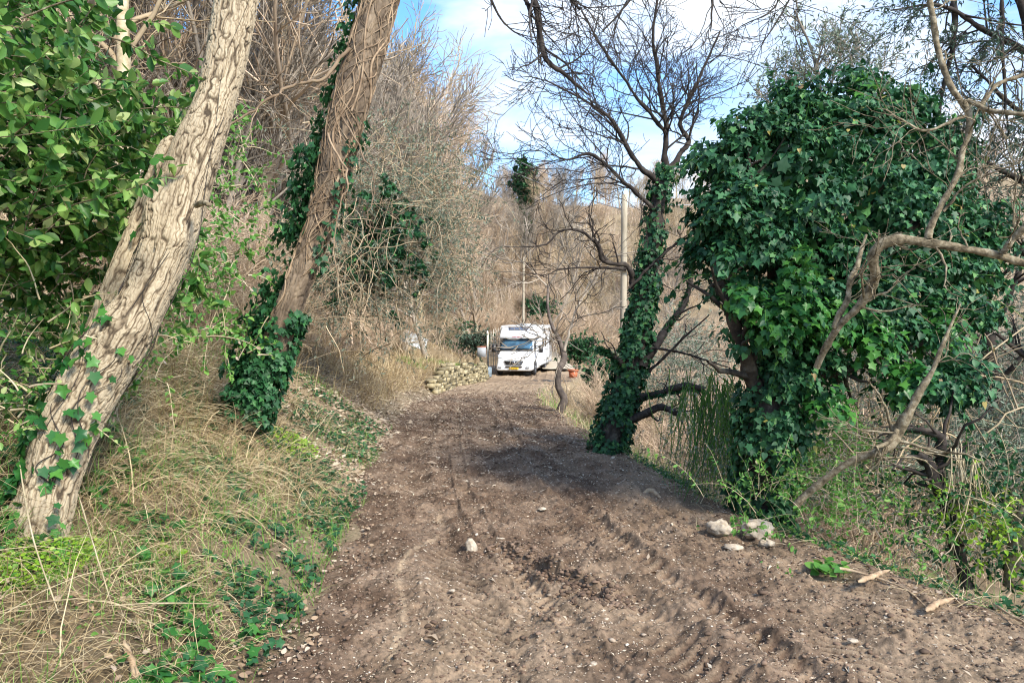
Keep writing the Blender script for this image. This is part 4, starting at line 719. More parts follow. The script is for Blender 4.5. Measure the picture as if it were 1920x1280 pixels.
# top right: narrow leaved hanging tree
def leafy_tree(name, label, basept, mains, spec, leafm, stemm, ln, ratio, k, seed, kind='lance', sides=(8, 4, 3, 3), droop=.1):
    rng = np.random.default_rng(seed); r_ = root(name, basept, label, 'tree'); mb, lv = crown(rng, [px_path(l, 16) for l in mains], spec, None, sides); s1 = mb.build('branches', [stemm]); mb = MB()
    for a_, b_ in lv: V, F = shoot_leaves(rng, a_, k, ln, ratio, kind, droop, 0.); mb.add(V, F)
    s2 = mb.build('foliage', [leafm]); adopt(r_, s1, s2); return r_
leafy_tree('narrow_leaved_tree', 'narrow-leaved evergreen tree hanging over the top right corner', P(1990, 900, 7.5),
    [[(2010, 900, 7.5, .26), (1980, 600, 7.3, .2), (1990, 300, 7.2, .16), (1930, 60, 7.1, .1), (1850, -100, 7, .05)], [(1985, 400, 7.2, .08), (1900, 330, 7, .05), (1800, 280, 6.9, .03), (1720, 250, 6.9, .015)], [(1940, 100, 7.1, .07), (1850, 60, 7, .05), (1760, 10, 6.9, .03), (1670, 20, 6.8, .012)], [(1780, -120, 7, .08), (1790, 60, 7, .05), (1760, 230, 7, .03), (1780, 340, 7.0, .02)], [(1980, 250, 7.2, .06), (1900, 200, 7, .04), (1820, 120, 7, .02)], [(1880, -60, 6.8, .04), (1880, 100, 6.8, .03), (1890, 260, 6.8, .015)], [(1990, 560, 7.3, .06), (1920, 480, 7.1, .04), (1870, 420, 7, .02)]],
    [dict(n=16, L=(.35, 1.2), rf=.4, t0=.15, rmin=.004, trop=-.06, wig=.16, m=8), dict(n=8, L=(.15, .55), rf=.6, rmin=.002, trop=-.05, wig=.15, m=5)], M['olive_dark'], M['dark'], (.035, .065), .24, 9, 81)
leafy_tree('olive_tree', 'silvery olive tree rising behind the ivy-smothered crown', P(1545, 800, 9.5),
    [[(1545, 800, 9.5, .25), (1540, 500, 9.5, .18), (1540, 250, 9.5, .1), (1530, 130, 9.5, .05), (1490, 20, 9.5, .02)], [(1540, 300, 9.5, .08), (1480, 220, 9.4, .05), (1440, 150, 9.3, .02)], [(1540, 320, 9.5, .08), (1590, 220, 9.4, .05), (1620, 130, 9.3, .02)], [(1540, 260, 9.5, .06), (1560, 150, 9.5, .03), (1580, 90, 9.5, .02)]],
    [dict(n=13, L=(.5, 1.1), rf=.5, t0=.45, rmin=.006, trop=.06, wig=.14, m=7), dict(n=9, L=(.2, .6), rf=.6, rmin=.003, trop=.04, wig=.14, m=5)], M['olive'], M['grey'], (.05, .075), .26, 8, 82)
leafy_tree('narrow_leaved_tree', 'dark fine-leaved tree behind the right side of the ivy crown', P(1880, 900, 8.5),
    [[(1880, 900, 8.5, .2), (1850, 600, 8.5, .14), (1820, 420, 8.4, .08), (1780, 250, 8.4, .03)], [(1860, 620, 8.5, .08), (1920, 480, 8.4, .05), (1940, 300, 8.3, .02)], [(1850, 560, 8.5, .07), (1780, 480, 8.4, .04), (1740, 420, 8.3, .02)], [(1870, 720, 8.5, .07), (1940, 640, 8.4, .04), (2000, 560, 8.3, .02)]],
    [dict(n=12, L=(.4, 1.1), rf=.5, t0=.25, rmin=.005, trop=-.02, wig=.2, m=7), dict(n=6, L=(.2, .5), rf=.6, rmin=.003, wig=.15, m=5)], M['olive_dark'], M['dark'], (.04, .06), .3, 5, 83)

# ------------------------------------------------------------------ background: bare trees, thicket shrubs
def make_bare(name, seed, h, r0, mt, mc, n1=16, n2=9, n3=5, up=.05, label='', cat='tree', group='', multi=1, spread=.5, rmin=.012, lean=.05, broom=False):
    rng = np.random.default_rng(seed); tr = []
    for j in range(multi):
        m = 14; d = norm(np.array([rng.normal(0, lean+spread*(multi > 1)*.5), rng.normal(0, lean+spread*(multi > 1)*.5), 1.])); p = np.empty((1, m, 3)); p[0, 0] = (rng.normal(0, .05*multi), rng.normal(0, .05*multi), -.2)
        for i in range(1, m): d = norm(d+rng.normal(0, .06, 3)+np.array([0, 0, .05])); p[0, i] = p[0, i-1]+d*h*(.75 if multi == 1 else rng.uniform(.4, .75))/(m-1)
        tr.append((p, r0*np.linspace(1, .25, m)[None]*(1 if multi == 1 else rng.uniform(.5, 1))))
    Pt = np.concatenate([a_ for a_, _ in tr]); Rd = np.concatenate([b_ for _, b_ in tr])
    V0, F0 = tubes(Pt, Rd, 8 if multi == 1 else 4)
    k1, r1 = kids(rng, Pt, Rd, n1, (h*.25, h*.5), ang=(.35, .95), t0=.28 if multi == 1 else .1, rf=.5, rmin=rmin*1.6, trop=up, wig=.14, m=8)
    k2, r2 = kids(rng, k1, r1, n2, (h*.10, h*.24), ang=(.3, .9), t0=.15, rf=.5, rmin=rmin, trop=up, wig=.16, m=5)
    k3, r3 = kids(rng, k2, r2, n3, (h*.04, h*.12), ang=(.3, .9), t0=.1, rf=.7, rmin=rmin*.7, trop=up, wig=.15, m=4)
    mb = MB(); mb.add(*tubes(k1, r1, 4)); mb.add(*tubes(k2, r2, 3)); mb.add(*tubes(k3, r3, 3))
    r_ = root(name, (0, 0, 0), label, cat, group); t_ = mesh('trunk' if multi == 1 else 'stems', V0, F0, mt, r_); c_ = mb.build('crown' if multi == 1 else 'twigs', [mc], r_); CH[r_.name] = [t_, c_]; return r_
PR = {}
PR['t1'] = make_bare('woodland_tree', 101, 11, .16, M['tan'], M['pink'], 18, 9, 5, rmin=.014)
PR['t2'] = make_bare('woodland_tree', 102, 12, .20, M['cane'], M['tan'], 16, 8, 5, rmin=.014)
PR['t3'] = make_bare('woodland_tree', 103, 10, .14, M['grey'], M['grey'], 20, 9, 6, up=.08, rmin=.013)
PR['t4'] = make_bare('woodland_tree', 104, 12, .15, M['grey'], M['grey'], 22, 10, 5, up=.03, rmin=.012)
PR['s1'] = make_bare('thicket_shrub', 111, 3.2, .03, M['pink'], M['pink'], 9, 6, 3, multi=14, spread=1.1, rmin=.006, up=-.02)
PR['s2'] = make_bare('thicket_shrub', 112, 3.6, .03, M['tan'], M['tan'], 9, 6, 3, multi=14, spread=1.2, rmin=.006, up=-.03)
PR['s3'] = make_bare('thicket_shrub', 113, 4.5, .035, M['cane'], M['pink'], 8, 6, 3, multi=12, spread=.7, rmin=.007, up=.05)
PR['s4'] = make_bare('thicket_shrub', 114, 2.2, .022, M['tan'], M['tan'], 8, 6, 3, multi=14, spread=1.4, rmin=.005, up=-.12)
used = set()
def place(k, x, y, rz, sc, label, group, dz=0.):
    o = PR[k]; loc = (x, y, hz(x, y)+dz)
    if k not in used:
        used.add(k); o.location = loc; o.rotation_euler = (0, 0, rz); o.scale = (sc,)*3; o['label'] = label; o['group'] = group; return o
    return copy_tree(o, loc, rz, sc, label, group)
rr = np.random.default_rng(121)
# left hillside: shrubs then trees
cnt = 0
GL = ('leafless shrub in the brown thicket on the left hillside', 'thicket shrubs on the left hillside')
for i in range(95):
    y = math.exp(rr.uniform(math.log(9), math.log(48))); s = 1.6+abs(rr.normal(0, .42))*y*.55+rr.uniform(0, 1.5)
    x = float(xl(np.array([y]))[0])-s
    if 20 < y < 39 and s < 3.4: continue
    place(['s1', 's2', 's3', 's1', 's4'][i % 5], x, y, rr.uniform(0, 6.28), rr.uniform(.55, 1.0)*(1 if y > 14 else .7), *GL)
GT = ('leafless slender tree in the wood on the left hillside', 'bare trees of the wood on the left hillside')
for i in range(64):
    y = rr.uniform(11, 62); s = 4.0+abs(rr.normal(0, .5))*y*.6
    x = float(xl(np.array([y]))[0])-s
    if x > -.065*y-1.2 and y > 38: x -= 5
    place(['t1', 't2', 't3', 't4'][i % 4], x, y, rr.uniform(0, 6.28), rr.uniform(.7, 1.1)*(1 if y > 20 else .85), *GT)
for i in range(16):
    y = 15+i*1.5+rr.uniform(-.6, .6); s = rr.uniform(2.6, 5.5)+(y > 26)*.8; x = float(xl(np.array([y]))[0])-s
    place(['t3', 't4', 't1', 't3'][i % 4], x, y, rr.uniform(0, 6.28), rr.uniform(.95, 1.25), *GT)
for i in range(26):
    y = rr.uniform(28, 58); q_ = rr.uniform(-.27, -.045); x = q_*y; s = float(xl(np.array([y]))[0])-x
    if s < 1.2 and y < 44: continue
    place(['t3', 't4', 't1', 't2'][i % 4], x, y, rr.uniform(0, 6.28), (rr.uniform(1.25, 1.5) if q_ < -.085 else rr.uniform(.85, 1.1))*y/42, *GT)
for i in range(6): place(['t1', 't2', 't4'][i % 3], (-.0+i*.012)*86, 84+(i % 3)*2, i*1.1, .75+.1*(i % 3), 'leafless tree in the tan wood on the hill behind the motorhome', 'bare trees on the hill behind the motorhome')
GD = ('low dry scrub clump on the left bank beyond the ivy-wrapped trunk', 'dry scrub clumps on the left bank')
for i in range(20):
    y = 8.5+i*.72+rr.uniform(-.3, .3); s = rr.uniform(1.2, 3.6); x = float(xl(np.array([y]))[0])-s
    place(['s4', 's1', 's2'][i % 3], x, y, rr.uniform(0, 6.28), rr.uniform(.28, .5), *GD)
# pale brambles just above the wall and gate
GB = ('reddish bare bramble heap on the slope above the stone wall', 'bramble heaps above the stone wall')
for i in range(26):
    y = rr.uniform(22, 42); s = rr.uniform(3.0, 7.5); x = float(xl(np.array([y]))[0])-s
    place(['s1', 's4', 's2'][i % 3], x, y, rr.uniform(0, 6.28), rr.uniform(.5, .8), *GB)
# behind the motorhome
GH = ('leafless tree in the tan wood on the hill behind the motorhome', 'bare trees on the hill behind the motorhome')
for i in range(165):
    y = rr.uniform(56, 145); x = rr.uniform(-.22, .66)*y
    place(['t1', 't2', 't1', 't4', 't3', 't2'][i % 6], x, y, rr.uniform(0, 6.28), rr.uniform(.50, .85), *GH)
GS = ('leafless shrub at the foot of the hill behind the motorhome', 'shrubs behind the motorhome')
for i in range(105):
    y = rr.uniform(50, 95); x = rr.uniform(-.25, .55)*y
    if y < 54 and -1.5 < x < 5: continue
    place(['s1', 's2', 's3', 's2'][i % 4], x, y, rr.uniform(0, 6.28), rr.uniform(.9, 1.7), *GS)
# right slope thickets between the track and the valley
GR = ('leafless shrub in the brown thicket down the slope right of the track', 'thicket shrubs down the right slope')
for i in range(56):
    y = math.exp(rr.uniform(math.log(12), math.log(50))); x = float(xr(np.array([y]))[0])+rr.uniform(1.6, 4)+abs(rr.normal(0, .4))*y*.9
    if y < 20 and x/y < .16: continue
    place(['s3', 's2', 's3', 's1'][i % 4], x, y, rr.uniform(0, 6.28), rr.uniform(.6, 1.1), *GR)
GV = ('leafless tree standing in the valley right of the track', 'bare trees in the valley right of the track')
for i in range(22):
    y = rr.uniform(16, 48); x = float(xr(np.array([y]))[0])+rr.uniform(3, 6)+rr.uniform(0, .65)*y
    place(['t3', 't4', 't1'][i % 3], x, y, rr.uniform(0, 6.28), rr.uniform(.40, .60), *GV)
M['brush'] = leaf_mat('bare_brush', [(.28, .20, .16), (.46, .36, .29), (.62, .52, .42), (.36, .30, .21)], .8, .1)
bx_ = []; 
n_ = 60000; y = np.exp(rr.uniform(math.log(44), math.log(150), n_)); x = rr.uniform(-.6, .8, n_)*y; k = ~((y < 52) & (x > -3) & (x < 6)) & (x > -y*.62) & (fbm2(x*.15, y*.15, 3, 131) > -.6); bx_.append((x[k], y[k]))
n_ = 22000; y = np.exp(rr.uniform(math.log(12), math.log(46), n_)); s_ = 2.6+np.abs(rr.normal(0, .5, n_))*y; x = xl(y)-s_; k = ~((y > 18) & (y < 39) & (s_ < 4.5)); bx_.append((x[k], y[k]))
n_ = 14000; y = np.exp(rr.uniform(math.log(12), math.log(46), n_)); s_ = 2.2+np.abs(rr.normal(0, .5, n_))*y; x = xr(y)+s_; bx_.append((x, y))
x = np.concatenate([a_ for a_, _ in bx_]); y = np.concatenate([b__ for _, b__ in bx_]); n_ = len(x)
V, F = blades(rr, np.stack([x, y, H(x, y)-.05], 1), rr.uniform(.5, 2.0, n_)*np.clip(y/45, .55, 1.5), rr.uniform(.008, .018, n_)*np.clip(y/18, .8, 3.2), rr.uniform(0, 6.28, n_), np.abs(rr.normal(0, .5, n_)), .5, 4)
tag(mesh('hill_brush', V, F, M['brush']), 'mass of fine bare brushwood covering the far hillsides', 'brushwood', kind='stuff')
# ivy column on the hill
bush('ivy_clad_tree', [(230, P(985, 346, 86), (.55, .5, 1.0), (0, 0, .3), .7, (.4, 1.0)), (90, P(984, 410, 86), (.3, .3, 1.6), (0, 0, .3), .7, (.3, .7))], M['ivy_blue'], M['dark'], 'ivy-clad column of a tree standing above the hillside wood', 'tree', (.30, .5), .8, 24, 'ivy', rad=.03, seed=40)
for i, (px, py, d, s_, lab) in enumerate(((1012, 575, 50, .45, 'dark green climber behind the thin pole'), (850, 632, 46, .9, 'dark evergreen hedge behind the stone wall'), (893, 640, 44, .4, 'green bush beside the iron gate'), (1092, 655, 34, .33, 'small evergreen bush behind the terracotta pot'), (1128, 700, 27, .18, 'green ivy clump beside the slender pale stem'))):
    bush('evergreen_bush', [(130, P(px, py, d), (s_*1.1, s_*.6, s_*.6), (0, -.1, .3), .8, (.3, .8))], M[('ivy', 'ivy', 'olive_dark', 'ivy', 'ivy_blue')[i]], M['dark'], lab, 'bush', (.08, .14), .7, 18, 'ovate', rad=.01, seed=50+i)

# ------------------------------------------------------------------ retaining wall, gate, poles and small things behind
rr = np.random.default_rng(131)
mb = MB(); yy = 21.4
for row in range(9):
    yy = 21.4+rr.uniform(0, .3)
    while yy < 37.2:
        l = rr.uniform(.10, .34)*(1+.5*(rr.uniform() > .85)); x = float(xl(np.array([yy+l/2]))[0]); h_ = .108; z0 = float(HB(np.array([x+.2]), np.array([yy+l/2]))[0]); top = (.72+.10*math.sin(yy*1.3)+rr.uniform(-.05, .05))*min(1, (yy-21.2)/3.5+.35)
        if row*h_ < top:
            b0 = MB().box((0, 0, 0), (rr.uniform(.16, .28), l*.98, h_*rr.uniform(.85, 1.15))); V = b0.V[0]*(1+rr.normal(0, .13, (8, 3))); F = list(b0.F.values())[0][0]
            mb.add(V+np.array([x+.01+rr.normal(0, .045)-row*.012, yy+l/2, z0+.05+row*h_+rr.normal(0, .014)]), F)
        yy += l*.95
wl = mb.build('stone_wall', [bark_mat('yellow_limestone', [(.12, .10, .05), (.30, .25, .15), (.48, .42, .29)], 7, bump=.6, dist=.03, island=True)], smooth=False)
tag(wl, 'low dry-stone retaining wall of yellowish stones left of the motorhome', 'wall')
# white iron gate
rG = root('iron_gate', (0, 0, 0), 'white wrought iron gate leaf with a ring ornament beside the motorhome', 'gate'); gy = 41.5; gx0, gx1 = -1.75, -.55; gz = hz(-1.1, gy); gy = 42.3; rG.location = (-.86, gy, -1.30); rG.scale = (.8, 1, 1)
mb = MB(); 
for i in range(8):
    x = -.6+i*1.2/7; top = 1.9+.5*math.sin(math.pi*(i/7)*.5+.4); V, F = tubes(np.array([[[x, 0, .05], [x, 0, top*.5], [x, 0, top], [x, 0, top+.12]]]), np.array([[.03, .03, .03, .006]]), 6); mb.add(V, F)
bars = mb.build('bars', [M['iron']], rG)
mb = MB()
for z in (.2, 1.1, 1.55):
    mb.box((0, 0, z), (1.24, .04, .05))
fr = mb.build('frame', [M['iron']], rG, smooth=False); t = np.linspace(0, 2*math.pi, 33); V, F = tubes(np.stack([.05+.36*np.cos(t), t*0-.03, 1.95+.30*np.sin(t)], 1)[None], .026, 6); orn = mesh('ring_ornament', V, F, M['iron'], rG)
for x in (-.68,):
    mb = MB(); mb.box((x, 0, 1.1), (.10, .10, 2.4)); mb.build('post', [M['iron']], rG, smooth=False)
# poles and wires
def pole(name, px, y, zt, w, label, m):
    x = (px-960)/1387*y; z0 = hz(x, y); r_ = root(name, (x, y, z0), label, 'pole'); q = np.linspace(-.3, zt-z0, 10); V, F = tubes(np.stack([q*.004, q*0, q], 1)[None], np.linspace(w/2, w/2*.8, 10)[None], 14, True); mesh('shaft', V, F, m, r_); return r_, x
r1_, xp1 = pole('utility_pole', 1168, 27, 1.6+(600-366)/1387*27, .27, 'tall pale wooden utility pole behind the ivy-covered dark tree', M['pole'])
mb = MB(); mb.box((0, -.18, 5.9), (.9, .09, .10)); o_ = mb.build('crossarm', [M['pole']], r1_, smooth=False)
r2_, xp2 = pole('thin_pole', 981, 44, 1.6+(600-482)/1387*44, .16, 'thin pale pole rising behind the motorhome', M['pole'])
za = 1.6+(600-372)/1387*27
for i, (lb) in enumerate(('upper pale cable running from the wood down to the utility pole', 'lower pale cable running from the wood down to the utility pole')):
    A_ = P(820, 212+i*30, 48); B_ = np.array([xp1, 26.9, za-.1-i*.35]); t = np.linspace(0, 1, 24)[:, None]; q = A_*(1-t)+B_*t; q[:, 2] -= .5*(4*t*(1-t))[:, 0]; V, F = tubes(q[None], .016, 5); tag(mesh('power_cable', V, F, M['wire']), lb, 'cable')
A_ = np.array([xp1, 27.1, za-.1]); B_ = P(1500, 330, 34); t = np.linspace(0, 1, 20)[:, None]; q = A_*(1-t)+B_*t; q[:, 2] -= .6*(4*t*(1-t))[:, 0]; V, F = tubes(q[None], .014, 5); tag(mesh('power_cable', V, F, M['wire']), 'cable leaving the utility pole toward the right', 'cable')
# corrugated white sheet on the slope
c = hit(777, 645); shd = c[1]/27.5; c[2] += .16*shd; r_ = root('roofing_sheet', c, 'weathered white corrugated sheet lying on the slope above the wall', 'sheet'); gx, gy_ = np.meshgrid(np.linspace(-.55, .55, 60), np.linspace(-.3, .3, 6)); zz = .018*np.sin(gx*2*math.pi/.12)+.03*noise2(gx*3, gy_*3)
Vt = np.stack([gx, gy_, zz], -1).reshape(-1, 3); Vb = Vt-np.array([0, 0, .006]); F = grid_faces(6, 60); s1 = mesh('corrugated_panel', np.concatenate([Vt, Vb]), [F, F[:, ::-1]+360], M['panel'], r_); r_.rotation_euler = (1.0, .42, .2); r_.scale = (.88*shd,)*3
c = hit(903, 668); c[2] -= .02; r_ = root('grey_board', c, 'small grey board with a reddish top edge standing behind the wall', 'board', rz=.15); mb = MB(); mb.box((0, 0, .2), (.34, .08, .4)); mb.build('board', [M['greyblock']], r_, smooth=False); mb = MB(); mb.box((0, 0, .415), (.36, .10, .03)); mb.build('top_edge', [M['terra']], r_, smooth=False)
# terracotta pot
def lathe(prof, S=24):
    a = np.arange(S)*2*math.pi/S; V = np.array([[[r*math.cos(q), r*math.sin(q), z] for q in a] for r, z in prof]); i = (np.arange(len(prof)-1)*S)[:, None]; k = np.arange(S)[None]
    return V.reshape(-1, 3), np.stack([i+k, i+(k+1) % S, i+S+(k+1) % S, i+S+k], -1).reshape(-1, 4)
x_, y_ = (1075-960)/1387*38.4, 38.4; c = (x_, y_, 0); r_ = root('terracotta_pot', c, 'orange terracotta pot on the verge right of the motorhome', 'pot')
r_.location.z = float(HB(np.array([x_]), np.array([y_]))[0])-.01; r_.scale = (1.15,)*3
V, F = lathe([(.0, 0), (.17, 0), (.21, .3), (.21, .3), (.245, .3), (.245, .37), (.21, .37), (.20, .3), (0, .3)]); mesh('pot', V, F, M['terra'], r_)
# pale paved apron behind the motorhome
yy, uu = np.meshgrid(np.linspace(43, 54, 20), np.linspace(0, 1, 14), indexing='ij'); xx = 1.8+uu*1.9-.05*(yy-43); zz = -1.28+.05*(yy-43)+.03*fbm2(xx, yy); drv = mesh('paved_drive', np.stack([xx, yy, zz+.06], -1), grid_faces(20, 14), plain('pale_concrete', (.50, .43, .32), .9, var=.25)); tag(drv, kind='structure')
# blue-grey drum beside motorhome
x_, y_ = (914-960)/1387*38.7, 38.7; r_ = root('water_drum', (x_, y_, float(HB(np.array([-1.1]), np.array([38.7]))[0])), 'blue-grey plastic drum between the wall and the motorhome', 'drum'); V, F = lathe([(0, 0), (.2, 0), (.23, .05), (.22, .2), (.235, .22), (.22, .25), (.235, .45), (.2, .52), (0, .53)]); mesh('drum', V, F, M['drum'], r_); V, F = lathe([(.0, .531), (.1, .531), (.1, .57), (0, .57)], 12); mesh('lid', V, F, M['black'], r_)

# ------------------------------------------------------------------ motorhome
def cross_loft(st, nseg=28):
    """st: list of (y, zb, zt, wb, wt, r) -> rounded cross sections lofted along y"""
    secs = []
    for (y, zb, zt, wb, wt, r) in st:
        pts = []
        for (cx, cz, a0) in ((1, 1, 0), (-1, 1, 90), (-1, -1, 180), (1, -1, 270)):
            w = (wt if cz > 0 else wb)/2; z = zt if cz > 0 else zb
            for k in range(nseg//4):
                a = math.radians(a0+90*k/(nseg//4-1)); pts.append((cx*(w-r)+r*math.cos(a), y, z-cz*r+r*math.sin(a)))
        secs.append(pts)
    V = np.array(secs); n, S = V.shape[:2]; i = (np.arange(n-1)*S)[:, None]; k = np.arange(S)[None]
    F = np.stack([i+k, i+S+k, i+S+(k+1) % S, i+(k+1) % S], -1).reshape(-1, 4)
    return V.reshape(-1, 3), [F, np.arange(S)[None][:, ::1], (np.arange(S)+(n-1)*S)[None][:, ::-1]]
MY = 39.4; mz = float(HB(np.array([.1]), np.array([39.6]))[0])+.01
mh = root('motorhome', (0.10, MY, mz), 'white low-profile motorhome with yellow number plate parked at the end of the track', 'motorhome', rz=math.radians(-10.5))
# cab (front at y=0)
mb = MB(); mb.add(*cross_loft([(0.02, .36, .70, 1.70, 1.60, .10), (.00, .30, .86, 1.86, 1.70, .12), (.10, .26, 1.02, 1.96, 1.80, .14), (.30, .26, 1.12, 2.02, 1.86, .14), (.62, .28, 1.26, 2.05, 1.86, .12), (.80, .3, 1.36, 2.05, 1.84, .10)]))
cab = mb.build('cab', [M['white']], mh)
def cab_slab(p, name, m, x_in=0):  # quad surface with thickness
    pass
mb = MB(); mb.add(*cross_loft([(.74, .3, 1.30, 2.05, 1.84, .08), (1.0, .3, 1.58, 2.06, 1.80, .08), (1.3, .3, 1.88, 2.08, 1.78, .08), (1.6, .3, 2.12, 2.10, 1.80, .08), (2.3, .3, 2.2, 2.12, 1.9, .08)])); mb.build('cab_cell', [M['white']], mh)
# overcab cap and body
mb = MB(); mb.add(*cross_loft([(.92, 1.98, 2.10, 1.90, 1.84, .05), (1.0, 1.96, 2.22, 2.02, 1.92, .09), (1.35, 1.98, 2.44, 2.14, 1.98, .12), (1.8, 2.0, 2.60, 2.22, 2.04, .12), (2.2, 1.9, 2.66, 2.26, 2.14, .10)])); mb.build('overcab_cap', [M['white']], mh)
mb = MB(); mb.add(*cross_loft([(2.05, .42, 2.67, 2.28, 2.22, .07), (4.5, .42, 2.68, 2.28, 2.22, .07), (6.75, .44, 2.68, 2.28, 2.22, .07), (6.85, .5, 2.62, 2.2, 2.14, .07)])); body = mb.build('body', [M['white']], mh)
def quadslab(name, pts, th, m, off, parent=mh, sub=1, bow=0.):
    """pts: 4 corners (tl,tr,br,bl) facing -off direction; offset outward by vector off"""
    pts = np.array(pts, float); o = np.array(off, float); n = 9; u, v = np.meshgrid(np.linspace(0, 1, n), np.linspace(0, 1, 5)); q = (pts[0]*(1-u)[..., None]+pts[1]*u[..., None])*(1-v)[..., None]+(pts[3]*(1-u)[..., None]+pts[2]*u[..., None])*v[..., None]
    q = q+o*(1+bow*(1-(2*u-1)**2))[..., None]; b_ = q-norm(o)*th; V = np.concatenate([q.reshape(-1, 3), b_.reshape(-1, 3)]); F = grid_faces(5, n); k = 5*n
    ring = list(range(n))+[n*(r+1)+n-1 for r in range(4)]+[4*n+n-2-j for j in range(n-1)]+[n*(3-j) for j in range(3)]
    S_ = [(ring[j], ring[(j+1) % len(ring)], ring[(j+1) % len(ring)]+k, ring[j]+k) for j in range(len(ring))]
    return mesh(name, V, [np.concatenate([F[:, ::-1], F+k, np.array(S_)])], m, parent, smooth=False)
ws = quadslab('windscreen', [(-.80, 1.36, 1.97), (.80, 1.36, 1.97), (.90, .80, 1.34), (-.90, .80, 1.34)], .03, M['glass'], (0, -.07, .07), bow=.35)
quadslab('wiper_panel', [(-.92, .80, 1.335), (.92, .80, 1.335), (.90, .70, 1.27), (-.90, .70, 1.27)], .03, M['black'], (0, -.05, .06), bow=.2)
quadslab('roof_window', [(-.62, 1.80, 2.61), (.62, 1.80, 2.61), (.52, 1.30, 2.41), (-.52, 1.30, 2.41)], .03, M['roofglass'], (0, -.015, .035))
quadslab('grille', [(-.52, -.0, .80), (.52, -.0, .80), (.42, -.0, .60), (-.42, -.0, .60)], .04, M['black'], (0, -.035, 0))
gr = quadslab('lower_grille', [(-.45, 0, .52), (.45, 0, .52), (.45, 0, .47), (-.45, 0, .47)], .04, M['black'], (0, -.045, 0))
mb = MB()
for z in (.65, .70, .75): mb.box((0, -.05, z), (.88, .02, .012))
mb.build('grille_bars', [M['alloy']], mh, smooth=False)
V, F = lathe([(0, 0), (.085, 0), (.085, .03), (.07, .045), (0, .05)], 24); V = V[:, [0, 2, 1]]*np.array([1, -1, 1])+np.array([0, -.04, .70]); mesh('round_emblem', V, F, M['chrome'], mh)
mb = MB(); mb.box((.0, -.11, .70), (.05, .012, .09), 0, 0); mb.build('emblem_centre', [M['black']], mh, smooth=False)
for sg in (-1, 1):
    quadslab('headlight', [(sg*.93, .30, 1.10), (sg*.60, .10, .96), (sg*.56, .06, .87), (sg*.90, .14, .93)] if sg < 0 else [(sg*.60, .10, .96), (sg*.93, .30, 1.10), (sg*.90, .14, .93), (sg*.56, .06, .87)], .05, M['lamp'], (0, -.055, .03), bow=.3)
    quadslab('fog_lamp', [(sg*.75-.09, 0, .50), (sg*.75+.09, 0, .50), (sg*.75+.08, 0, .42), (sg*.75-.08, 0, .42)], .04, M['stripe'], (0, -.035, 0))
pl = quadslab('number_plate', [(-.26, -.0, .455), (.26, -.0, .455), (.26, 0, .345), (-.26, 0, .345)], .02, M['plate'], (0, -.075, 0))
mb = MB()
for i, x in enumerate(np.linspace(-.17, .17, 8)):
    if i in (2, 5): mb.box((x, -.079, .40), (.022, .006, .010))
    else: mb.box((x-.011, -.079, .40), (.008, .006, .055)); mb.box((x+.011, -.079, .40), (.008, .006, .055)); mb.box((x, -.079, .40+(.023 if i % 2 else -.023)), (.016, .006, .009))
mb.build('plate_characters', [M['black']], mh, smooth=False)
mb = MB()
for i, x in enumerate(np.linspace(-.23, .23, 8)):
    mb.box((x-.016, .915, 2.055), (.012, .02, .055)); mb.box((x, .915, 2.078 if i % 2 else 2.03), (.032, .02, .012)); 
    if i % 3: mb.box((x+.016, .915, 2.055), (.012, .02, .055))
mb.build('red_lettering', [M['red']], mh, smooth=False)
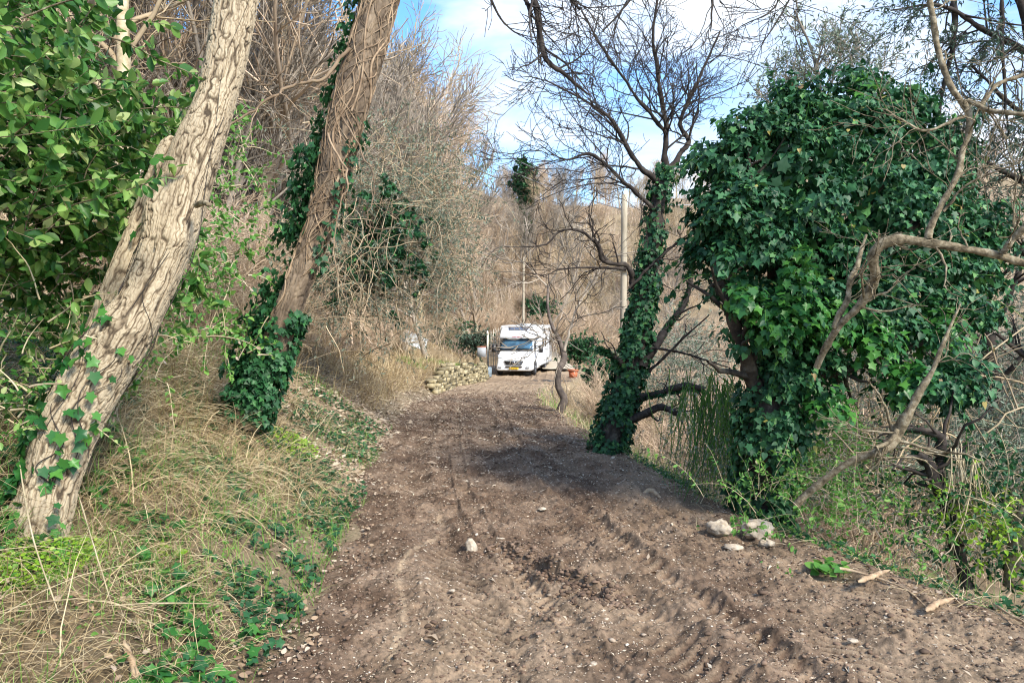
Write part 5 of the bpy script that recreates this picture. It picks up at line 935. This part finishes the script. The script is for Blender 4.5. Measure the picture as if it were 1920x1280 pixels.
for sg in (-1, 1):
    r_ = mh; mb = MB(); mb.add(*cross_loft([(0, -.19, .19, .22, .20, .05), (.05, -.21, .21, .26, .24, .06), (.16, -.17, .17, .2, .18, .05)])); mr = mb.build('wing_mirror', [M['black']], mh); mr.location = (sg*1.30, .95, 1.42)
    mb = MB(); mb.box((-sg*.2, .06, .14), (.3, .05, .04)); mb.box((-sg*.2, .06, -.14), (.3, .05, .04)); mb.build('mirror_arm', [M['black']], mr, smooth=False)
    quadslab('cab_side_window', [(sg*.935, 1.25, 1.78), (sg*.915, 1.95, 1.98), (sg*.985, 1.95, 1.36), (sg*1.0, 1.02, 1.38)], .02, M['sideglass'], (sg*.035, 0, 0))
    for (y0, y1, z0, z1) in ((2.75, 3.35, 1.45, 1.95), (3.75, 4.15, 1.45, 2.0), (5.6, 6.3, 1.5, 2.15)): quadslab('side_window', [(sg*1.13, y0, z1), (sg*1.13, y1, z1), (sg*1.13, y1, z0), (sg*1.13, y0, z0)], .02, M['sideglass'], (sg*.035, 0, 0))
    mb = MB(); mb.box((sg*1.142, 4.45, 1.30), (.02, 4.7, .035)); mb.box((sg*1.142, 4.45, .50), (.02, 4.7, .10)); mb.build('side_trim', [M['stripe']], mh, smooth=False)
    for yw in (.92, 4.75):
        t = np.array([(.20, -.12), (.30, -.12), (.335, -.08), (.34, 0), (.335, .08), (.30, .12), (.20, .12)]); V, F = lathe([(r, z) for r, z in t], 32); V = V[:, [2, 0, 1]]+np.array([sg*.93, yw, .34]); w_ = mesh('wheel', V, F, M['tyre'], mh)
        mb = MB(); V, F = lathe([(.0, .09), (.05, .09), (.06, .07), (.19, .06), (.205, .11), (.215, .11), (.215, -.1), (0, -.1)], 32); V = V[:, [2, 0, 1]]*np.array([sg, 1, 1])+np.array([sg*.93, yw, .34]); mb.add(V, F)
        for a in np.arange(5)*2*math.pi/5: q = np.array([[0, math.cos(a)*r, math.sin(a)*r] for r in (.04, .1, .19)])+np.array([sg*1.035, yw, .34]); V, F = tubes(q[None], .022, 6); mb.add(V, F)
        mb.build('rim', [M['alloy']], w_)
    for yw in (.92, 4.75):
        a = np.linspace(0, math.pi, 17); q = np.stack([a*0+sg*(1.02 if yw < 2 else 1.14), yw+.42*np.cos(a), .34+.42*np.sin(a)], 1); V, F = tubes(q[None], .022, 6); mesh('wheel_arch', V, F, M['black'], mh)
quadslab('habitation_door', [(1.13, 5.0, 2.1), (1.13, 5.55, 2.1), (1.13, 5.55, .55), (1.13, 5.0, .55)], .02, M['white'], (.03, 0, 0))
mb = MB(); mb.box((0, 1.0, 2.75), (.01, .01, .01)); 
mb = MB(); mb.box((.1, 3.2, 2.72), (.7, .5, .09), taper=.9); mb.build('roof_vent', [M['stripe']], mh, smooth=False)
mb = MB(); mb.box((-.1, 4.9, 2.71), (.9, 1.3, .05)); mb.build('solar_panel', [M['sideglass']], mh, smooth=False)
mb = MB(); mb.add(*cross_loft([(2.5, 2.48, 2.62, .12, .12, .04), (6.3, 2.48, 2.62, .12, .12, .04)])); aw = mb.build('awning_case', [M['white']], mh); aw.location = (1.2, 0, 0)
mb = MB(); mb.box((0, 3.4, .30), (1.7, 6.2, .20)); mb.build('underbody', [M['black']], mh, smooth=False)

# ------------------------------------------------------------------ single stones, logs and sticks
def rock(px, py, s, lab, fl=.7, group=None, name='rock', m='rock'):
    # intersect the pixel ray with the terrain
    lo = 2.5
    for d in np.linspace(2.5, 20, 1400):
        q = P(px, py, d)
        if q[2] <= hz(q[0], q[1])+.01: lo = d; break
    q = P(px, py, lo); rng = np.random.default_rng(int(px*7+py)); S = 26; th, ph = np.meshgrid(np.linspace(0, math.pi, S), np.linspace(0, 2*math.pi, 2*S, endpoint=False), indexing='ij')
    d = np.stack([np.sin(th)*np.cos(ph), np.sin(th)*np.sin(ph), np.cos(th)], -1); o = rng.uniform(0, 50); r = 1+.30*noise3(d[..., 0]*1.6+o, d[..., 1]*1.6, d[..., 2]*1.6, 5)+.16*noise3(d[..., 0]*4+o, d[..., 1]*4, d[..., 2]*4, 6)+.07*noise3(d[..., 0]*10+o, d[..., 1]*10, d[..., 2]*10, 6)
    pl_ = norm(rng.normal(size=(7, 3)))
    for f in pl_: dt = (d*f).sum(-1); r = np.where(dt > .6, np.minimum(r, .72/np.maximum(dt, .1)), r)
    V = d*r[..., None]*np.array([s, s*.8, s*fl])/2; i = (np.arange(S-1)*2*S)[:, None]; k = np.arange(2*S)[None]; F = np.stack([i+k, i+2*S+k, i+2*S+(k+1) % (2*S), i+(k+1) % (2*S)], -1).reshape(-1, 4)
    o_ = mesh(name, V, F, M[m]); o_.location = (q[0], q[1], q[2]+s*fl*.3); tag(o_, lab, 'stone', group); return o_
rock(1350, 1003, .20, 'pale knobbly rock at the track edge, left of the larger one')
rock(1420, 1003, .25, 'largest pale limestone rock at the foot of the ivy tree')
rock(1377, 1028, .15, 'flat pale stone just below the two bigger rocks', .3)
rock(1440, 1022, .12, 'small pale stone tucked under the largest rock', .5)
rock(884, 1036, .10, 'upright cream stone alone on the left half of the track', 1.2)
rock(1598, 1202, .065, 'flat white stone chip on the lower right of the track', .3)
rock(1017, 955, .085, 'thin white stone flake in the middle of the track', .35)
rock(937, 1012, .06, 'small tan pebble right of the upright cream stone', .5)
rock(1112, 1246, .04, 'tiny white stone near the bottom of the track', .5)
rock(848, 1108, .045, 'small whitish stone flake on the pale scrape', .4)
rock(785, 1214, .045, 'cream pebble low on the left of the track', .5)
rock(1222, 930, .13, 'reddish torn root stump at the track edge', .5, name='root_stump', m='terra2') if 'terra2' in M else None
M['wood'] = bark_mat('raw_split_wood', [(.20, .12, .07), (.42, .30, .19), (.58, .46, .31)], 20, bump=.5, dist=.005)
def stick(pts, lab, m='wood', name='stick', S=8):
    Q = []
    for (px, py, w, up) in pts:
        for d in np.linspace(1.6, 20, 1800):
            q = P(px, py, d)
            if q[2] <= hz(q[0], q[1])+up: break
        Q.append((px, py, d, w))
    a, b_ = px_path(Q, 14); c0 = a[0].mean(0); rs = np.random.default_rng(int(pts[0][0])); a = a+rs.normal(0, .10, a.shape)*b_[..., None]; b_ = b_*rs.uniform(.72, 1.2, b_.shape)*np.minimum(1, .35+np.minimum(np.arange(14), np.arange(14)[::-1])*.35); V, F = tubes(a-c0, b_, S, True); o_ = mesh(name, V, F, M[m]); o_.location = tuple(c0); return tag(o_, lab, 'stick')
stick([(232, 1200, .028, .06), (250, 1250, .03, .05), (270, 1310, .03, .04)], 'short brown broken stick at the bottom left of the bank')
stick([(1608, 1090, .03, .05), (1640, 1078, .035, .05), (1668, 1068, .02, .06)], 'pale split root lying by the broad-leaved weed')
stick([(1735, 1145, .03, .04), (1755, 1132, .035, .05), (1790, 1120, .015, .06)], 'splintered wood chunk at the lower right track edge')
stick([(1860, 1130, .015, .04), (1900, 1155, .015, .04), (1940, 1175, .012, .04)], 'thin pale stick running off the right edge')
stick([(1560, 1065, .02, .05), (1600, 1070, .02, .04), (1690, 1100, .012, .03), (1740, 1140, .01, .03)], 'long thin root along the right edge of the track')
stick([(1205, 925, .04, .03), (1222, 920, .05, .05), (1240, 935, .03, .03)], 'reddish torn root stump on the mid right of the track')
stick([(210, 1135, .006, .10), (300, 1130, .007, .12), (430, 1132, .004, .10)], 'long yellowish cane lying across the lower left bank', 'cane')
stick([(290, 1130, .008, .10), (350, 1095, .007, .13), (405, 1070, .004, .14)], 'short pale cane crossing the long one on the left bank', 'cane')
stick([(35, 860, .008, .3), (60, 1000, .007, .3), (110, 1150, .006, .2)], 'tall bent straw cane at the far left edge', 'cane')
stick([(145, 920, .006, .25), (175, 1020, .006, .2), (215, 1150, .005, .1)], 'thin bent cane below the big pale trunk', 'cane')
print('objects', len(bpy.data.objects), 'faces', sum(len(o.data.polygons) for o in bpy.data.objects if o.type == 'MESH' and o.data.users == 1))
